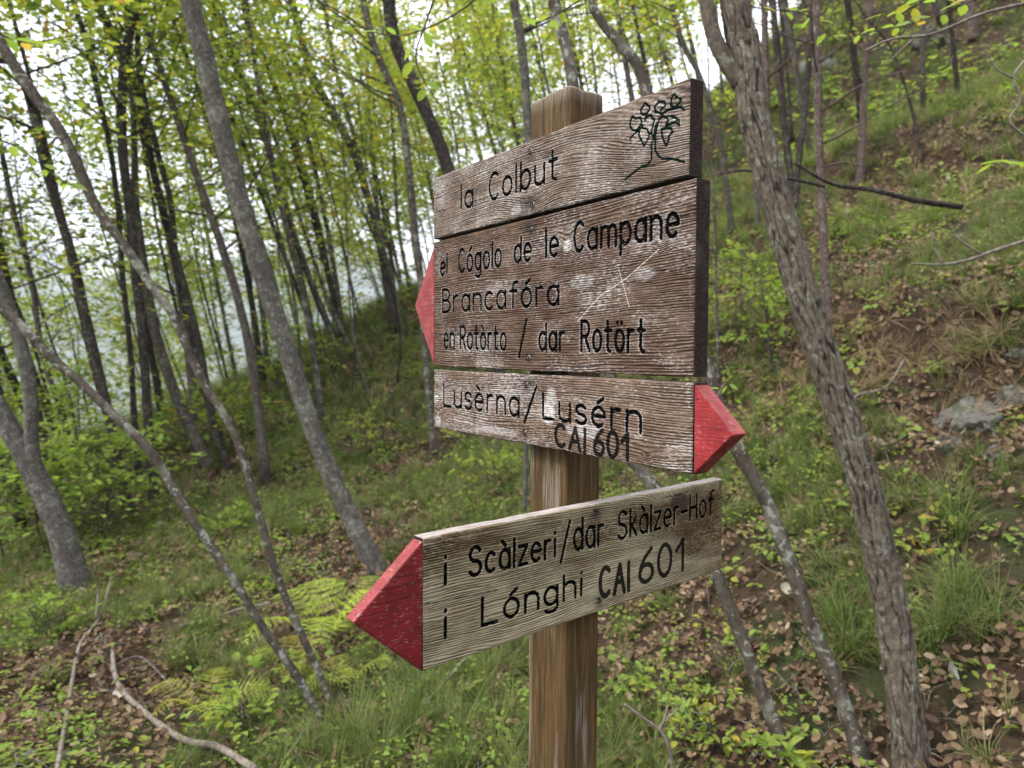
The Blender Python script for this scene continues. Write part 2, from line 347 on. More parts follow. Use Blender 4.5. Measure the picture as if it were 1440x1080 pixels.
def grow(P, R, seed, nb, blen, nleaf, lsize, h0=0.35, fine=False, spread=0.22, up=0.35, side=None):
    """branches and leaf positions along a trunk polyline"""
    r = np.random.default_rng(seed); n = len(P); parts = []; LP, LD = [], []
    for b in range(nb):
        t = h0 + (1 - h0) * (b + r.random()) / nb; k = min(int(t * (n - 1)), n - 2)
        p0 = P[k] + (P[k + 1] - P[k]) * (t * (n - 1) - k); ax = nrmz(P[min(k + 1, n - 1)] - P[k])
        th = r.random() * 2 * np.pi
        d = np.array([math.cos(th), math.sin(th), up * (0.3 + 1.3 * r.random())]); d = nrmz(d + 0.3 * ax)
        ln = blen * (0.55 + 0.8 * r.random()) * (1.15 - 0.55 * (t - h0) / (1 - h0 + 1e-6))
        m = 6; pts = [p0]; dd = d.copy()
        for s_ in range(m - 1):
            dd = nrmz(dd + r.normal(0, 0.13, 3) + np.array([0, 0, -0.05])); pts.append(pts[-1] + dd * ln / (m - 1))
        pts = np.array(pts); rad = max(R[k] * 0.32, 0.004) * np.linspace(1, 0.18, m)
        parts.append(tube(pts, rad, 4, 0.0, seed))
        nl = max(3, int(nleaf / nb)); tt = 0.15 + 0.85 * r.random(nl) ** 0.8; kk = np.minimum((tt * (m - 1)).astype(int), m - 2)
        base = pts[kk] + (pts[kk + 1] - pts[kk]) * (tt * (m - 1) - kk)[:, None]
        off = r.normal(0, 1, (nl, 3)) * np.array([spread, spread, spread * 0.38]) * (0.4 + tt)[:, None] * ln / 1.2
        # gather into sprays
        nc = max(2, nl // 9); cs = r.integers(0, nc, nl); cen = off[r.integers(0, nl, nc)]; off = off * 0.35 + cen[cs] * 0.9
        LP.append(base + off); dl = nrmz(off * np.array([1, 1, 0.3]) + d * 0.08 + r.normal(0, 0.05, (nl, 3))); LD.append(dl)
    LP = np.vstack(LP); LD = np.vstack(LD)
    nn = len(LP); N = np.array([0, 0, 1.0]) + r.normal(0, 0.42, (nn, 3))
    L = lsize * (0.6 + 0.7 * r.random(nn)); LD[:, 2] -= 0.25 * r.random(nn)
    return parts, (LP, LD, N, L)

def make_tree(P, R, label, bark, crown=None, cat='tree', group=None, name='tree', nseg=10, samples=60, amp=0.06, fiss=False, extra=None, seed=0, leafmat=None, **kw):
    Pc = catmull(P, samples); s = np.linspace(0, 1, samples); Rc = np.interp(s, np.linspace(0, 1, len(R)), R)
    # root flare
    hgt = np.r_[0, np.cumsum(np.linalg.norm(np.diff(Pc, axis=0), axis=1))]
    Rc = Rc * (1 + 0.32 * np.exp(-hgt / (Rc[0] * 2.2)))
    o = Pc[0].copy(); root = empty(name, o, label, cat, group)
    parts = [tube(Pc, Rc, nseg, amp, seed, fiss)]
    for e in (extra or []): parts.append(tube(catmull(e[0], 24), np.interp(np.linspace(0, 1, 24), np.linspace(0, 1, len(e[1])), e[1]), 8, 0.05, seed + 1))
    leaves = None
    if crown:
        bp, leaves = grow(Pc, Rc, seed + 100, **crown); 
        lm = link('limbs', tube_mesh('limbs', bp, o), bark, root); lm['kind'] = 'stuff'
    link('trunk', tube_mesh('trunk', parts, o), bark, root)
    if leaves is not None:
        LP, LD, N, L = leaves; r = np.random.default_rng(seed + 5); base = r.random() * 0.35
        rnd = np.clip(base + 0.62 * r.random(len(L)) ** 1.2, 0, 0.999)
        c = link('crown', leafmesh('crown', LP, LD, N, L, rnd, 0.62, crown.get('fine', False), o), leafmat or M_CROWN, root); c['kind'] = 'stuff'
    return root

def traced(pix, wpx, label, bark, depth=None, lean=0.0, ext=2.5, wk=0.72, **kw):
    """pix: photo points from the top down to the foot; the tree stands where the foot meets the ground"""
    pix = list(pix)
    if depth is None: hit = ground_hit(*pix[-1]); Yb = hit[1]
    else: hit = at_y(pix[-1][0], pix[-1][1], depth); Yb = depth
    zb = hit[2]; P = []
    for (px, py) in pix:
        d = ray(px, py); t = (Yb + lean * (EYE[2] - zb)) / (d[1] - lean * d[2]); P.append(EYE + d * t)
    P = np.array(P)[::-1]; W_ = np.interp(np.linspace(0, 1, len(P)), np.linspace(0, 1, len(wpx)), np.array(wpx)[::-1])
    R = W_ * P[:, 1] / F / 2 * wk
    # carry the foot down into the ground
    f = P[0].copy(); dirn = nrmz(P[0] - P[1]); k = 0
    while f[2] > G(f[0], f[1]) - 0.03 and k < 80: f = f + dirn * 0.05 * (1 if dirn[2] < -0.2 else 1); f[2] -= 0.01; k += 1
    if k > 1: P = np.vstack([f, P]); R = np.r_[R[0] * 1.05, R]
    if ext > 0:
        dtop = nrmz(nrmz(P[-1] - P[-2]) + np.array([0, 0, 0.25])); P = np.vstack([P, P[-1] + dtop * ext * 0.5, P[-1] + dtop * ext + np.array([0, 0, 0.1 * ext])]); R = np.r_[R, R[-1] * 0.72, R[-1] * 0.25]
    return make_tree(P, R, label, bark, **kw)

def cr_(n, ls=0.06, nb=22, bl=1.1, h0=0.45, fine=False): return dict(nb=nb, blen=bl, nleaf=n, lsize=ls, h0=h0, fine=fine)
# ---- right side trunks
rootY = 2.32
forkp = [(1042, 118), (1022, 88), (1003, 48), (990, -15)]
fk = np.array([at_y(px, py, rootY + 0.12) for px, py in forkp])
traced([(1030, -15), (1045, 60), (1060, 160), (1085, 260), (1113, 360), (1140, 450), (1163, 520), (1190, 600), (1215, 680), (1235, 770), (1254, 860), (1266, 950), (1277, 1030), (1288, 1110)],
       [50, 60, 58, 54, 50, 48, 50, 52, 54, 56, 57, 57, 58, 60], 'thick leaning tree with deeply fissured grey-brown bark right of the signpost', B_OAK, depth=rootY, lean=0.05, wk=0.76, ext=3.5,
       name='oak_tree', nseg=112, samples=820, amp=0.035, fiss=True, seed=3, extra=[(fk, [0.030, 0.028, 0.026, 0.023])], crown=cr_(900, 0.07, 14, 1.2, 0.8))
traced([(822, -12), (866, 55), (903, 108), (930, 250), (962, 400), (1000, 540), (1032, 622), (1075, 700), (1110, 790), (1141, 880), (1176, 960), (1216, 1082)],
       [11, 13, 14, 16, 20, 24, 27, 28, 28, 28, 30, 32], 'slim lichen-spotted tree leaning behind the red arrow, between post and thick tree', B_MOTTLE, lean=0.12, ext=2, nseg=24, samples=120, seed=4, crown=cr_(500, 0.06, 10, 0.9, 0.75))
traced([(776, -12), (795, 60), (806, 120), (825, 300), (860, 540), (888, 640), (950, 720), (1003, 800), (1036, 880), (1062, 950), (1090, 1020), (1112, 1085)],
       [20, 24, 25, 25, 24, 24, 25, 26, 26, 27, 28, 30], 'bare grey-brown tree rising from behind the lowest board and out above the post top', B_MOTTLE, lean=0.15, ext=2, nseg=20, samples=110, seed=5, crown=cr_(500, 0.06, 10, 0.9, 0.75))
traced([(721, -12), (733, 60), (741, 150), (748, 300), (746, 500), (740, 640), (737, 730)], [15, 17, 18, 15, 12, 10, 10], 'pale grey straight tree just left of the post top', B_GREY, ext=2, nseg=12, seed=6, crown=cr_(700, 0.07, 16, 1.0, 0.55))
traced([(545, -12), (556, 60), (580, 115), (605, 170), (628, 230), (660, 330), (690, 450), (715, 600)], [26, 26, 25, 25, 24, 24, 24, 26], 'dark rough tree passing behind the upper left corner of the boards', B_DARK, ext=3, nseg=16, samples=90, amp=0.1, seed=7, crown=cr_(1200, 0.065, 22, 1.2, 0.55))
traced([(508, -12), (528, 70), (562, 150), (575, 240), (583, 320), (592, 400), (600, 520), (612, 645)], [12, 13, 14, 14, 14, 14, 14, 15], 'mottled grey tree whose foot shows below the left end of the boards', B_MOTTLE, ext=2.5, nseg=14, seed=8, crown=cr_(1500, 0.06, 24, 1.2, 0.45))
# ---- centre-left thicket traced from the photograph
traced([(262, -20), (290, 90), (315, 200), (342, 300), (370, 390), (400, 480), (428, 570), (462, 660), (495, 730), (532, 808)], [27, 30, 31, 32, 33, 33, 32, 32, 32, 34],
       'tall smooth grey tree leaning left, the stoutest between the left edge and the boards', B_GREY, lean=0.0, wk=0.8, ext=3.5, nseg=28, samples=160, seed=9, crown=cr_(1500, 0.06, 18, 1.3, 0.6))
traced([(408, -12), (425, 60), (441, 110), (475, 170), (500, 220), (515, 270), (530, 320), (541, 380), (553, 462)], [14, 15, 15, 16, 16, 16, 16, 16, 17], 'wavy brown tree on the crest left of the big board', B_BROWN, ext=3, nseg=12, seed=10, crown=cr_(2000, 0.075, 26, 1.6, 0.35))
traced([(340, -12), (370, 80), (400, 160), (420, 230), (440, 300), (460, 380), (482, 475)], [10, 11, 11, 12, 12, 12, 13], 'thin dark tree on the crest, directly left of the wavy brown one', B_DARK, ext=3, nseg=10, seed=11, crown=cr_(2000, 0.075, 26, 1.5, 0.3))
traced([(296, -12), (330, 90), (355, 140), (375, 200), (395, 270), (420, 350), (450, 430), (477, 488)], [11, 12, 13, 13, 13, 13, 13, 14], 'dark tree crossing just right of the tall smooth grey trunk', B_DARK, ext=3, nseg=10, seed=12, crown=cr_(2000, 0.075, 26, 1.5, 0.3))
traced([(285, 40), (310, 130), (345, 210), (370, 280), (400, 360), (430, 440), (452, 505)], [8, 8, 9, 9, 9, 10, 10], 'narrowest dark stem right of the tall smooth grey trunk', B_DARK, ext=2, nseg=8, seed=13, crown=cr_(1500, 0.075, 22, 1.2, 0.35))
traced([(352, 60), (385, 190), (420, 300), (446, 380), (470, 440), (495, 495)], [6, 7, 7, 7, 7, 8], 'pencil-thin grey stem among the crest trees', B_MOTTLE, ext=2, nseg=8, seed=14, crown=cr_(1200, 0.07, 20, 1.1, 0.35))
traced([(455, -12), (470, 90), (500, 200), (525, 300), (548, 380), (565, 470)], [8, 8, 8, 9, 9, 10], 'thin grey tree between the wavy brown tree and the boards', B_GREY, ext=2.5, nseg=8, seed=15, crown=cr_(1600, 0.075, 24, 1.3, 0.35))
traced([(131, -12), (165, 60), (188, 110), (205, 190), (225, 280), (245, 360), (265, 450), (292, 560), (318, 650)], [15, 15, 15, 14, 14, 14, 14, 14, 15], 'dark tree whose upper stem forks from the left-hand bunch', B_DARK, ext=3, nseg=14, samples=80, seed=16, crown=cr_(1800, 0.07, 24, 1.4, 0.4))
traced([(192, -12), (182, 50), (173, 100), (172, 200), (182, 290), (190, 380), (200, 470), (206, 560), (211, 640), (217, 706)], [14, 15, 16, 16, 17, 17, 17, 17, 17, 19], 'nearly upright dark tree in the middle of the left-hand bunch', B_DARK, ext=3, nseg=14, samples=80, amp=0.09, seed=17, crown=cr_(1800, 0.07, 24, 1.4, 0.4))
traced([(100, -12), (122, 60), (140, 140), (155, 210), (166, 290), (172, 380), (182, 480), (190, 600), (196, 680)], [11, 11, 11, 11, 10, 10, 10, 11, 12], 'thin dark stem left of the upright dark tree', B_DARK, ext=3, nseg=10, seed=18, crown=cr_(1800, 0.07, 24, 1.3, 0.4))
traced([(195, 20), (194, 80), (205, 150), (222, 215), (240, 285), (246, 350), (262, 410), (284, 500), (300, 600), (326, 668)], [8, 9, 10, 11, 11, 11, 12, 12, 12, 13], 'thin dark stem right of the upright dark tree', B_DARK, ext=2.5, nseg=10, seed=19, crown=cr_(1600, 0.07, 22, 1.3, 0.4))
traced([(185, 120), (189, 200), (192, 300), (215, 450), (238, 530), (262, 590), (296, 662)], [9, 10, 12, 16, 19, 21, 24], 'grey-brown tree with its thick foot on the slope behind the slender leaning stems', B_BROWN, ext=2.5, nseg=16, samples=80, seed=20, crown=cr_(1200, 0.07, 18, 1.2, 0.5))
traced([(-30, 70), (20, 90), (45, 150), (60, 220), (80, 290), (104, 370), (120, 440), (138, 520), (153, 580), (165, 650), (184, 728)], [12, 14, 17, 17, 17, 17, 17, 17, 17, 18, 20], 'dark crooked tree near the left edge with a rough foot', B_DARK, ext=2.5, nseg=16, samples=90, amp=0.09, seed=21, crown=cr_(1500, 0.065, 20, 1.3, 0.45))
traced([(-10, 40), (45, 128), (85, 185), (113, 240), (135, 290), (185, 360), (215, 405), (242, 440), (266, 495), (290, 545), (325, 600), (345, 655), (362, 715), (385, 795), (412, 865), (441, 930), (472, 1002)],
       [22, 22, 22, 22, 21, 20, 19, 18, 17, 16, 15, 15, 15, 15, 15, 15, 16], 'long slender grey stem leaning far left from beside the ferns, upper of the two', B_MOTTLE, ext=1.5, nseg=20, samples=180, lean=0.03, seed=22, crown=cr_(900, 0.06, 14, 1.0, 0.7, True))
traced([(-20, 412), (30, 458), (75, 505), (115, 540), (165, 588), (215, 640), (265, 722), (330, 818), (375, 890), (425, 962), (460, 1028)], [15, 16, 17, 17, 17, 17, 17, 17, 16, 16, 17],
       'slender spotted stem leaning far left, lower of the two that start at the ferns', B_MOTTLE, ext=1.2, nseg=20, samples=150, lean=0.0, seed=23)
Yc = ground_hit(110, 838)[1]
fkc = np.array([at_y(px, py, Yc) for px, py in [(66, 730), (54, 680), (45, 625), (42, 550), (28, 480), (8, 420), (-20, 340)]])
traced([(-25, 545), (-5, 570), (15, 605), (45, 660), (72, 715), (92, 768), (108, 836)], [26, 28, 33, 40, 45, 47, 50], 'stout grey-brown forked tree at the far left with ringed bark', B_GREY, wk=0.7, ext=1.5, nseg=28, samples=90, amp=0.04, seed=24,
       extra=[(fkc, [0.034, 0.042, 0.044, 0.044, 0.042, 0.04, 0.035])])
traced([(-20, 600), (5, 660), (35, 720), (60, 790), (80, 850)], [22, 22, 22, 24, 26], 'mossy dark trunk low at the left edge behind the forked tree', B_DARK, depth=7.5, ext=2, nseg=14, seed=25, crown=cr_(900, 0.07, 14, 1.2, 0.4))
traced([(0, 200), (20, 300), (45, 400), (60, 500), (90, 590), (118, 690)], [9, 9, 10, 10, 10, 12], 'thin brown tree between the left edge and the crooked dark tree', B_BROWN, ext=3, nseg=10, seed=26, crown=cr_(1800, 0.07, 24, 1.3, 0.25))
# ---- right hill
traced([(1147, -12), (1149, 100), (1152, 200), (1156, 300), (1161, 400), (1167, 458)], [12, 14, 14, 15, 16, 17], 'straight reddish scaly pine right of the thick leaning tree', B_PINE, ext=2.5, name='pine_tree', nseg=16, samples=110, amp=0.08, seed=30, crown=dict(nb=22, blen=0.75, nleaf=60, lsize=0.03, h0=0.2, up=0.1))
traced([(1226, -12), (1219, 60), (1214, 150), (1212, 210), (1207, 268)], [11, 12, 12, 13, 14], 'straight reddish trunk on the open slope, second right of the thick leaning tree', B_PINE, ext=2.5, name='pine_tree', nseg=12, amp=0.08, seed=31, crown=dict(nb=18, blen=0.8, nleaf=60, lsize=0.03, h0=0.2, up=0.1))
traced([(1086, -12), (1093, 80), (1100, 150), (1110, 230), (1117, 312)], [11, 12, 12, 13, 14], 'left trunk of the dark pair that meet in a V', B_DARK, ext=2.5, nseg=10, seed=32, crown=cr_(300, 0.06, 14, 1.0, 0.5))
traced([(1144, -12), (1138, 80), (1130, 170), (1122, 240), (1119, 313)], [9, 10, 11, 12, 13], 'right trunk of the dark pair that meet in a V', B_DARK, ext=2.5, nseg=10, seed=33, crown=cr_(300, 0.06, 14, 1.0, 0.5))
traced([(1074, -12), (1077, 90), (1078, 200), (1080, 330)], [11, 13, 14, 15], 'grey-pink trunk directly right of the thick leaning tree top', B_PINE, ext=2.5, name='pine_tree', nseg=10, seed=34, crown=dict(nb=16, blen=0.8, nleaf=200, lsize=0.04, h0=0.2, up=0.1))
traced([(1055, -12), (1056, 90), (1060, 200), (1066, 325)], [8, 9, 9, 10], 'pale thin trunk glimpsed behind the top of the thick leaning tree', B_GREY, ext=2.5, nseg=8, seed=35, crown=cr_(500, 0.06, 14, 1.0, 0.5))
traced([(1222, 30), (1250, 62), (1270, 112), (1286, 170), (1296, 228)], [4, 5, 6, 7, 8], 'thin curved sapling stem bending left on the open slope', B_DARK, ext=0.5, nseg=8, seed=36, crown=cr_(160, 0.05, 8, 0.6, 0.4))
traced([(1352, -30), (1360, 0), (1368, 58)], [17, 18, 20], 'reddish trunk at the top right on the upper slope', B_PINE, ext=2.5, name='pine_tree', nseg=12, seed=37, crown=cr_(300, 0.07, 14, 1.0, 0.5))
traced([(1000, 200), (1005, 300), (1008, 420), (1010, 548)], [4, 5, 6, 7], 'thin pale sapling close to the right end of the boards', B_MOTTLE, ext=1.5, nseg=8, seed=38, crown=cr_(160, 0.05, 8, 0.5, 0.5))
traced([(940, -12), (960, 60), (985, 110), (1012, 200), (1030, 330)], [9, 10, 11, 12, 13], 'leaning brown trunk seen between the top board and the thick tree', B_BROWN, ext=2.5, nseg=10, seed=39, crown=cr_(900, 0.07, 20, 1.2, 0.4))
traced([(640, -12), (645, 80), (662, 160), (680, 240), (700, 330)], [9, 9, 9, 10, 10], 'thin grey tree behind the top board, first left of the post', B_GREY, ext=2.5, nseg=8, seed=40, crown=cr_(1600, 0.075, 24, 1.3, 0.3))
traced([(865, -12), (880, 90), (905, 220), (930, 330)], [10, 11, 12, 13], 'brown trunk standing behind the middle of the top board', B_BROWN, ext=2.5, nseg=8, seed=41, crown=cr_(1300, 0.075, 24, 1.3, 0.3))

# ------------------------------------------------------------------ the rest of the wood: single trees, each its own trunk and crown
def wood_tree(x, y, seed, label, group, hgt=None, leafk=1.0, thin=False):
    r = np.random.default_rng(seed); hgt = r.uniform(3.2, 6.0) if thin else hgt; z = float(G(x, y)) - 0.05; d = math.hypot(x, y)
    hgt = hgt or r.uniform(7, 11.5); lean = r.uniform(0.12, 0.36); ly = r.normal(0, 0.08)
    base = np.array([x, y, z]); pts = [base]; n = 6; ph = r.random() * 6
    for k in range(1, n):
        t = k / (n - 1); pts.append(base + np.array([-(lean * hgt) * (t ** 1.15) + 0.16 * math.sin(ph + 4 * t), ly * hgt * t + 0.12 * math.cos(ph + 3.3 * t), hgt * t * 0.97]))
    rad = r.uniform(0.020, 0.050) * (1 + 0.008 * d) * (0.42 if thin else 1.0); R = rad * np.array([1.0, 0.9, 0.78, 0.62, 0.42, 0.16])
    ls = float(np.clip(0.050 + 0.0036 * d, 0.075, 0.18))
    bark = [B_DARK, B_BROWN, B_DARK, B_GREY, B_MOTTLE][int(r.integers(0, 5))]
    nl = int(np.clip(2300 * leafk * (0.8 + 0.5 * r.random()), 300, 4000))
    make_tree(np.array(pts), R, label, bark, group=group, nseg=6 if thin else 7, samples=22, amp=0.05, seed=seed,
              crown=dict(nb=22, blen=1.5, nleaf=nl, lsize=ls, h0=0.20 + 0.15 * r.random(), spread=0.30), leafmat=M_CROWN if r.random() < 0.65 else M_CROWN2)
cells = []
rs = np.random.default_rng(99)
ORD = 'first second third fourth fifth sixth seventh eighth ninth tenth eleventh twelfth thirteenth fourteenth fifteenth sixteenth seventeenth eighteenth nineteenth twentieth'.split()
def zone(n, az0, az1, r0, r1, label, group, leafk=1.0, mind=0.9, each=False, thin=False):
    c = 0; tries = 0; out = []
    while c < n and tries < 4000:
        tries += 1
        az = math.radians(rs.uniform(az0, az1)); r_ = math.sqrt(rs.uniform(r0 * r0, r1 * r1)); x, y = r_ * math.sin(az), r_ * math.cos(az)
        if any((x - a) ** 2 + (y - b) ** 2 < mind ** 2 for a, b in cells): continue
        cells.append((x, y)); out.append((x / y, x, y, 1000 + len(cells))); c += 1
    out.sort()
    for k, (_, x, y, sd_) in enumerate(out):
        wood_tree(x, y, sd_, (ORD[k] + ' from left of ' + label) if each else label, group, leafk=leafk, thin=thin)
zone(20, -40, -13, 7, 12.5, 'the slim trees behind the smooth grey trunk', 'slender trees in the left thicket', 0.75, 0.9, True)
zone(38, -44, -8, 12.5, 24, 'slender leaning tree further back in the left thicket, downhill of the crest', 'trees further back on the left', 0.9, 1.3)
zone(24, -46, -4, 24, 44, 'small distant tree in the leafy background on the left', 'distant trees on the left', 1.3, 2.0)
zone(18, -8, 17, 12, 22, 'the slender trees behind the post', 'trees behind the signpost', 0.75, 1.2, True)
zone(26, -6, 24, 22, 40, 'small distant tree on the skyline behind the post', 'distant trees behind the signpost', 1.0, 1.8)
zone(20, -38, -11, 8, 15, 'the thin saplings among the left-hand trunks', 'thin saplings among the left-hand trunks', 0.14, 0.5, True, True)
zone(16, -12, 14, 9, 17, 'the thin saplings on the slope behind the boards', 'thin saplings behind the boards', 0.16, 0.6, True, True)
zone(12, 17, 38, 8.5, 17, 'the thin trees on the open right slope', 'thin trees on the right slope', 0.10, 1.2, True)
zone(10, 20, 40, 18, 30, 'the trees at the top of the open right slope', 'trees at the top of the right slope', 0.5, 2.5, True)

# ------------------------------------------------------------------ ground cover, by geometry nodes
def hidden_coll(name, objs):
    c = bpy.data.collections.new(name)
    for o in objs: c.objects.link(o)
    return c
def blade_tuft(name, nb, length, spreadr, mat, seed, wid=0.004, droop=1.0):
    r = np.random.default_rng(seed); Vs, Q, rn = [], [], []; o = 0
    for k in range(nb):
        th = r.random() * 2 * np.pi; d = np.array([math.cos(th), math.sin(th), 0]); L = length * (0.5 + 0.7 * r.random()); a = 0.25 + 0.9 * r.random() * droop
        p = d * spreadr * r.random() * 0.6; sd_ = np.array([-d[1], d[0], 0]); m = 4; w = wid * (0.7 + 0.6 * r.random())
        pts = []; ang = math.pi / 2 - 0.25 * r.random()
        q_ = p.copy()
        for s_ in range(m + 1):
            pts.append(q_.copy()); q_ = q_ + (d * math.cos(ang) + np.array([0, 0, math.sin(ang)])) * L / m; ang -= a * 1.9 / m
        for s_, pt in enumerate(pts):
            ww = w * (1 - (s_ / m) ** 1.6) * 0.5 + 0.0002; Vs += [pt - sd_ * ww, pt + sd_ * ww]
        for s_ in range(m): Q.append([o + 2 * s_, o + 2 * s_ + 1, o + 2 * s_ + 3, o + 2 * s_ + 2]); rn.append(0)
        rv = r.random() * 0.6; rn[-m:] = [rv] * m; o += 2 * (m + 1)
    me = npmesh(name, np.array(Vs), [np.array(Q)], True, None, {'rnd': np.array(rn)}); me.materials.append(mat)
    return bpy.data.objects.new(name, me)
def herb(name, nl, rad, ls, mat, seed, stemh=0.08, width=0.7):
    r = np.random.default_rng(seed); th = r.random(nl) * 6.28; rr_ = rad * (0.2 + 0.8 * r.random(nl))
    P = np.stack([np.cos(th) * rr_, np.sin(th) * rr_, stemh * (0.4 + 0.9 * r.random(nl))], 1); D = np.stack([np.cos(th), np.sin(th), r.normal(-0.1, 0.2, nl)], 1)
    N = np.array([0, 0, 1.0]) + r.normal(0, 0.25, (nl, 3))
    me = leafmesh(name, P, D, N, ls * (0.6 + 0.6 * r.random(nl)), r.random(nl) * 0.62, width, True); me.materials.append(mat)
    return bpy.data.objects.new(name, me)
def dead_leaf(name, seed, L, mat, w=0.55, n=1, curl=0.35):
    r = np.random.default_rng(seed); Vs, Q = [], []; o = 0
    for k in range(n):
        off = np.array([*r.normal(0, L * 0.8 if n > 1 else 0, 2), 0.012 * r.random()]); yaw = r.random() * 6.28; til = r.normal(0, 0.3, 2)
        c, s_ = math.cos(yaw), math.sin(yaw); nu = 5; cl = curl * (0.3 + r.random())
        for iu in range(nu + 1):
            t = iu / nu; ww = L * w * 0.5 * math.sin(math.pi * min(max(t * 0.94 + 0.04, 0), 1)) ** 0.7 * (1 + 0.22 * (iu % 2))
            for iv in (-1, 0, 1):
                x = (t - 0.5) * L; y = iv * ww; z = cl * (abs(iv) * ww * 0.9 + L * (t - 0.5) ** 2 * 1.2) + 0.006 + til[0] * x * 0.6 + til[1] * y * 0.6
                Vs.append([c * x - s_ * y + off[0], s_ * x + c * y + off[1], z + off[2]])
        for iu in range(nu):
            for iv in range(2): a = o + iu * 3 + iv; Q.append([a, a + 3, a + 4, a + 1])
        o += 3 * (nu + 1)
    rv = np.repeat(r.random(n) * 0.62, nu * 2)
    me = npmesh(name, np.array(Vs), [np.array(Q)], True, None, {'rnd': rv}); me.materials.append(mat); return bpy.data.objects.new(name, me)
def twig_src(name, seed):
    r = np.random.default_rng(seed); L = 0.25
    p = np.array([[-L / 2, 0, 0.01], [-L / 6, r.normal(0, .02), 0.02], [L / 6, r.normal(0, .02), 0.015], [L / 2, r.normal(0, .03), 0.01]])
    me = tube_mesh(name, [tube(catmull(p, 8), np.linspace(0.004, 0.0015, 8), 4, 0), tube(catmull(np.array([p[1], p[1] + [0.05, 0.04, 0.02], p[1] + [0.09, 0.09, 0.02]]), 5), np.linspace(0.002, 0.001, 5), 4, 0)], np.zeros(3))
    me.materials.append(B_DEAD); return bpy.data.objects.new(name, me)
def scatter(name, label, P, rot, scl, idx, coll):
    me = bpy.data.meshes.new(name); me.vertices.add(len(P)); me.vertices.foreach_set('co', np.asarray(P, np.float32).ravel())
    a = me.attributes.new('rot', 'FLOAT_VECTOR', 'POINT'); a.data.foreach_set('vector', np.asarray(rot, np.float32).ravel())
    a = me.attributes.new('scl', 'FLOAT', 'POINT'); a.data.foreach_set('value', np.asarray(scl, np.float32).ravel())
    a = me.attributes.new('idx', 'INT', 'POINT'); a.data.foreach_set('value', np.asarray(idx, np.int32).ravel())
    o = bpy.data.objects.new(name, me); COL.objects.link(o); tag(o, label, 'ground cover', kind='stuff')
    g = bpy.data.node_groups.new(name + '_nodes', 'GeometryNodeTree')
    g.interface.new_socket('Geometry', in_out='INPUT', socket_type='NodeSocketGeometry'); g.interface.new_socket('Geometry', in_out='OUTPUT', socket_type='NodeSocketGeometry')
    gi = g.nodes.new('NodeGroupInput'); go = g.nodes.new('NodeGroupOutput'); ip = g.nodes.new('GeometryNodeInstanceOnPoints'); ci = g.nodes.new('GeometryNodeCollectionInfo')
    ci.inputs[0].default_value = coll; ci.inputs['Separate Children'].default_value = True; ci.inputs['Reset Children'].default_value = True
    def na(n, t): x = g.nodes.new('GeometryNodeInputNamedAttribute'); x.data_type = t; x.inputs[0].default_value = n; return x.outputs['Attribute']
    g.links.new(gi.outputs[0], ip.inputs['Points']); g.links.new(ci.outputs[0], ip.inputs['Instance']); ip.inputs['Pick Instance'].default_value = True
    g.links.new(na('idx', 'INT'), ip.inputs['Instance Index']); g.links.new(na('rot', 'FLOAT_VECTOR'), ip.inputs['Rotation']); g.links.new(na('scl', 'FLOAT'), ip.inputs['Scale'])
    g.links.new(ip.outputs[0], go.inputs[0]); md = o.modifiers.new('scatter', 'NODES'); md.node_group = g
    return o
def polar(n, r0, r1, seed, a0=-52, a1=50):
    r = np.random.default_rng(seed); az = np.radians(r.uniform(a0, a1, n)); rad = np.sqrt(r.uniform(r0 * r0, r1 * r1, n)); return np.stack([rad * np.sin(az), rad * np.cos(az)], 1)
def slope_rot(x, y, r, k=0.6, jit=0.2):
    e = 0.08; gx = (G(x + e, y) - G(x - e, y)) / (2 * e); gy = (G(x, y + e) - G(x, y - e)) / (2 * e)
    # euler tilt approx toward the surface normal, then random spin applied through euler order xyz
    rx = np.arctan(gy) * k + r.normal(0, jit, len(x)); ry = -np.arctan(gx) * k + r.normal(0, jit, len(x)); return rx, ry
def place(name, label, pts, coll_objs, smin, smax, seed, k=0.5, jit=0.15, lift=0.0, weights=None):
    r = np.random.default_rng(seed); x, y = pts[:, 0], pts[:, 1]; z = G(x, y) + (lift if np.isscalar(lift) else r.uniform(lift[0], lift[1], len(x))); rx, ry = slope_rot(x, y, r, k, jit)
    n = len(x); yaw = r.random(n) * 6.28
    # R = Tilt * Spin  -> euler xyz
    from math import atan2
    cx, sx, cy, sy, cz, sz = np.cos(rx), np.sin(rx), np.cos(ry), np.sin(ry), np.cos(yaw), np.sin(yaw)
    # tilt = Ry*Rx ; total = Ry*Rx*Rz(yaw)
    r00 = cy * cz + sy * sx * sz; r10 = cx * sz; r20 = -sy * cz + cy * sx * sz
    r21 = sy * sz + cy * sx * cz; r22 = cy * cx
    ex = np.arctan2(r21, r22); ey = np.arcsin(np.clip(-r20, -1, 1)); ez = np.arctan2(r10, r00)
    idx = r.choice(len(coll_objs), n, p=weights)
    return scatter(name, label, np.stack([x, y, z], 1), np.stack([ex, ey, ez], 1), r.uniform(smin, smax, n), idx, hidden_coll(name + '_kinds', coll_objs))
def litter_mask(x, y):
    """0..1, where dead leaves lie open; patches seen in the photo plus noise"""
    m = sstep(0.0, 0.30, fbm(x * 1.1 + 5, y * 1.1, 77, 4) + 0.05)
    for (px, py, rad, a) in LIT: m = np.maximum(m, a * np.exp(-((x - px) ** 2 + (y - py) ** 2) / rad ** 2))
    for (px, py, rad, a) in GRS: m = m * (1 - a * np.exp(-((x - px) ** 2 + (y - py) ** 2) / rad ** 2))
    return m
FERN_AT = [ground_hit(*q_) for q_ in [(455, 930), (415, 975), (500, 900), (275, 1040), (492, 985), (470, 900), (300, 1030), (220, 1000)]]
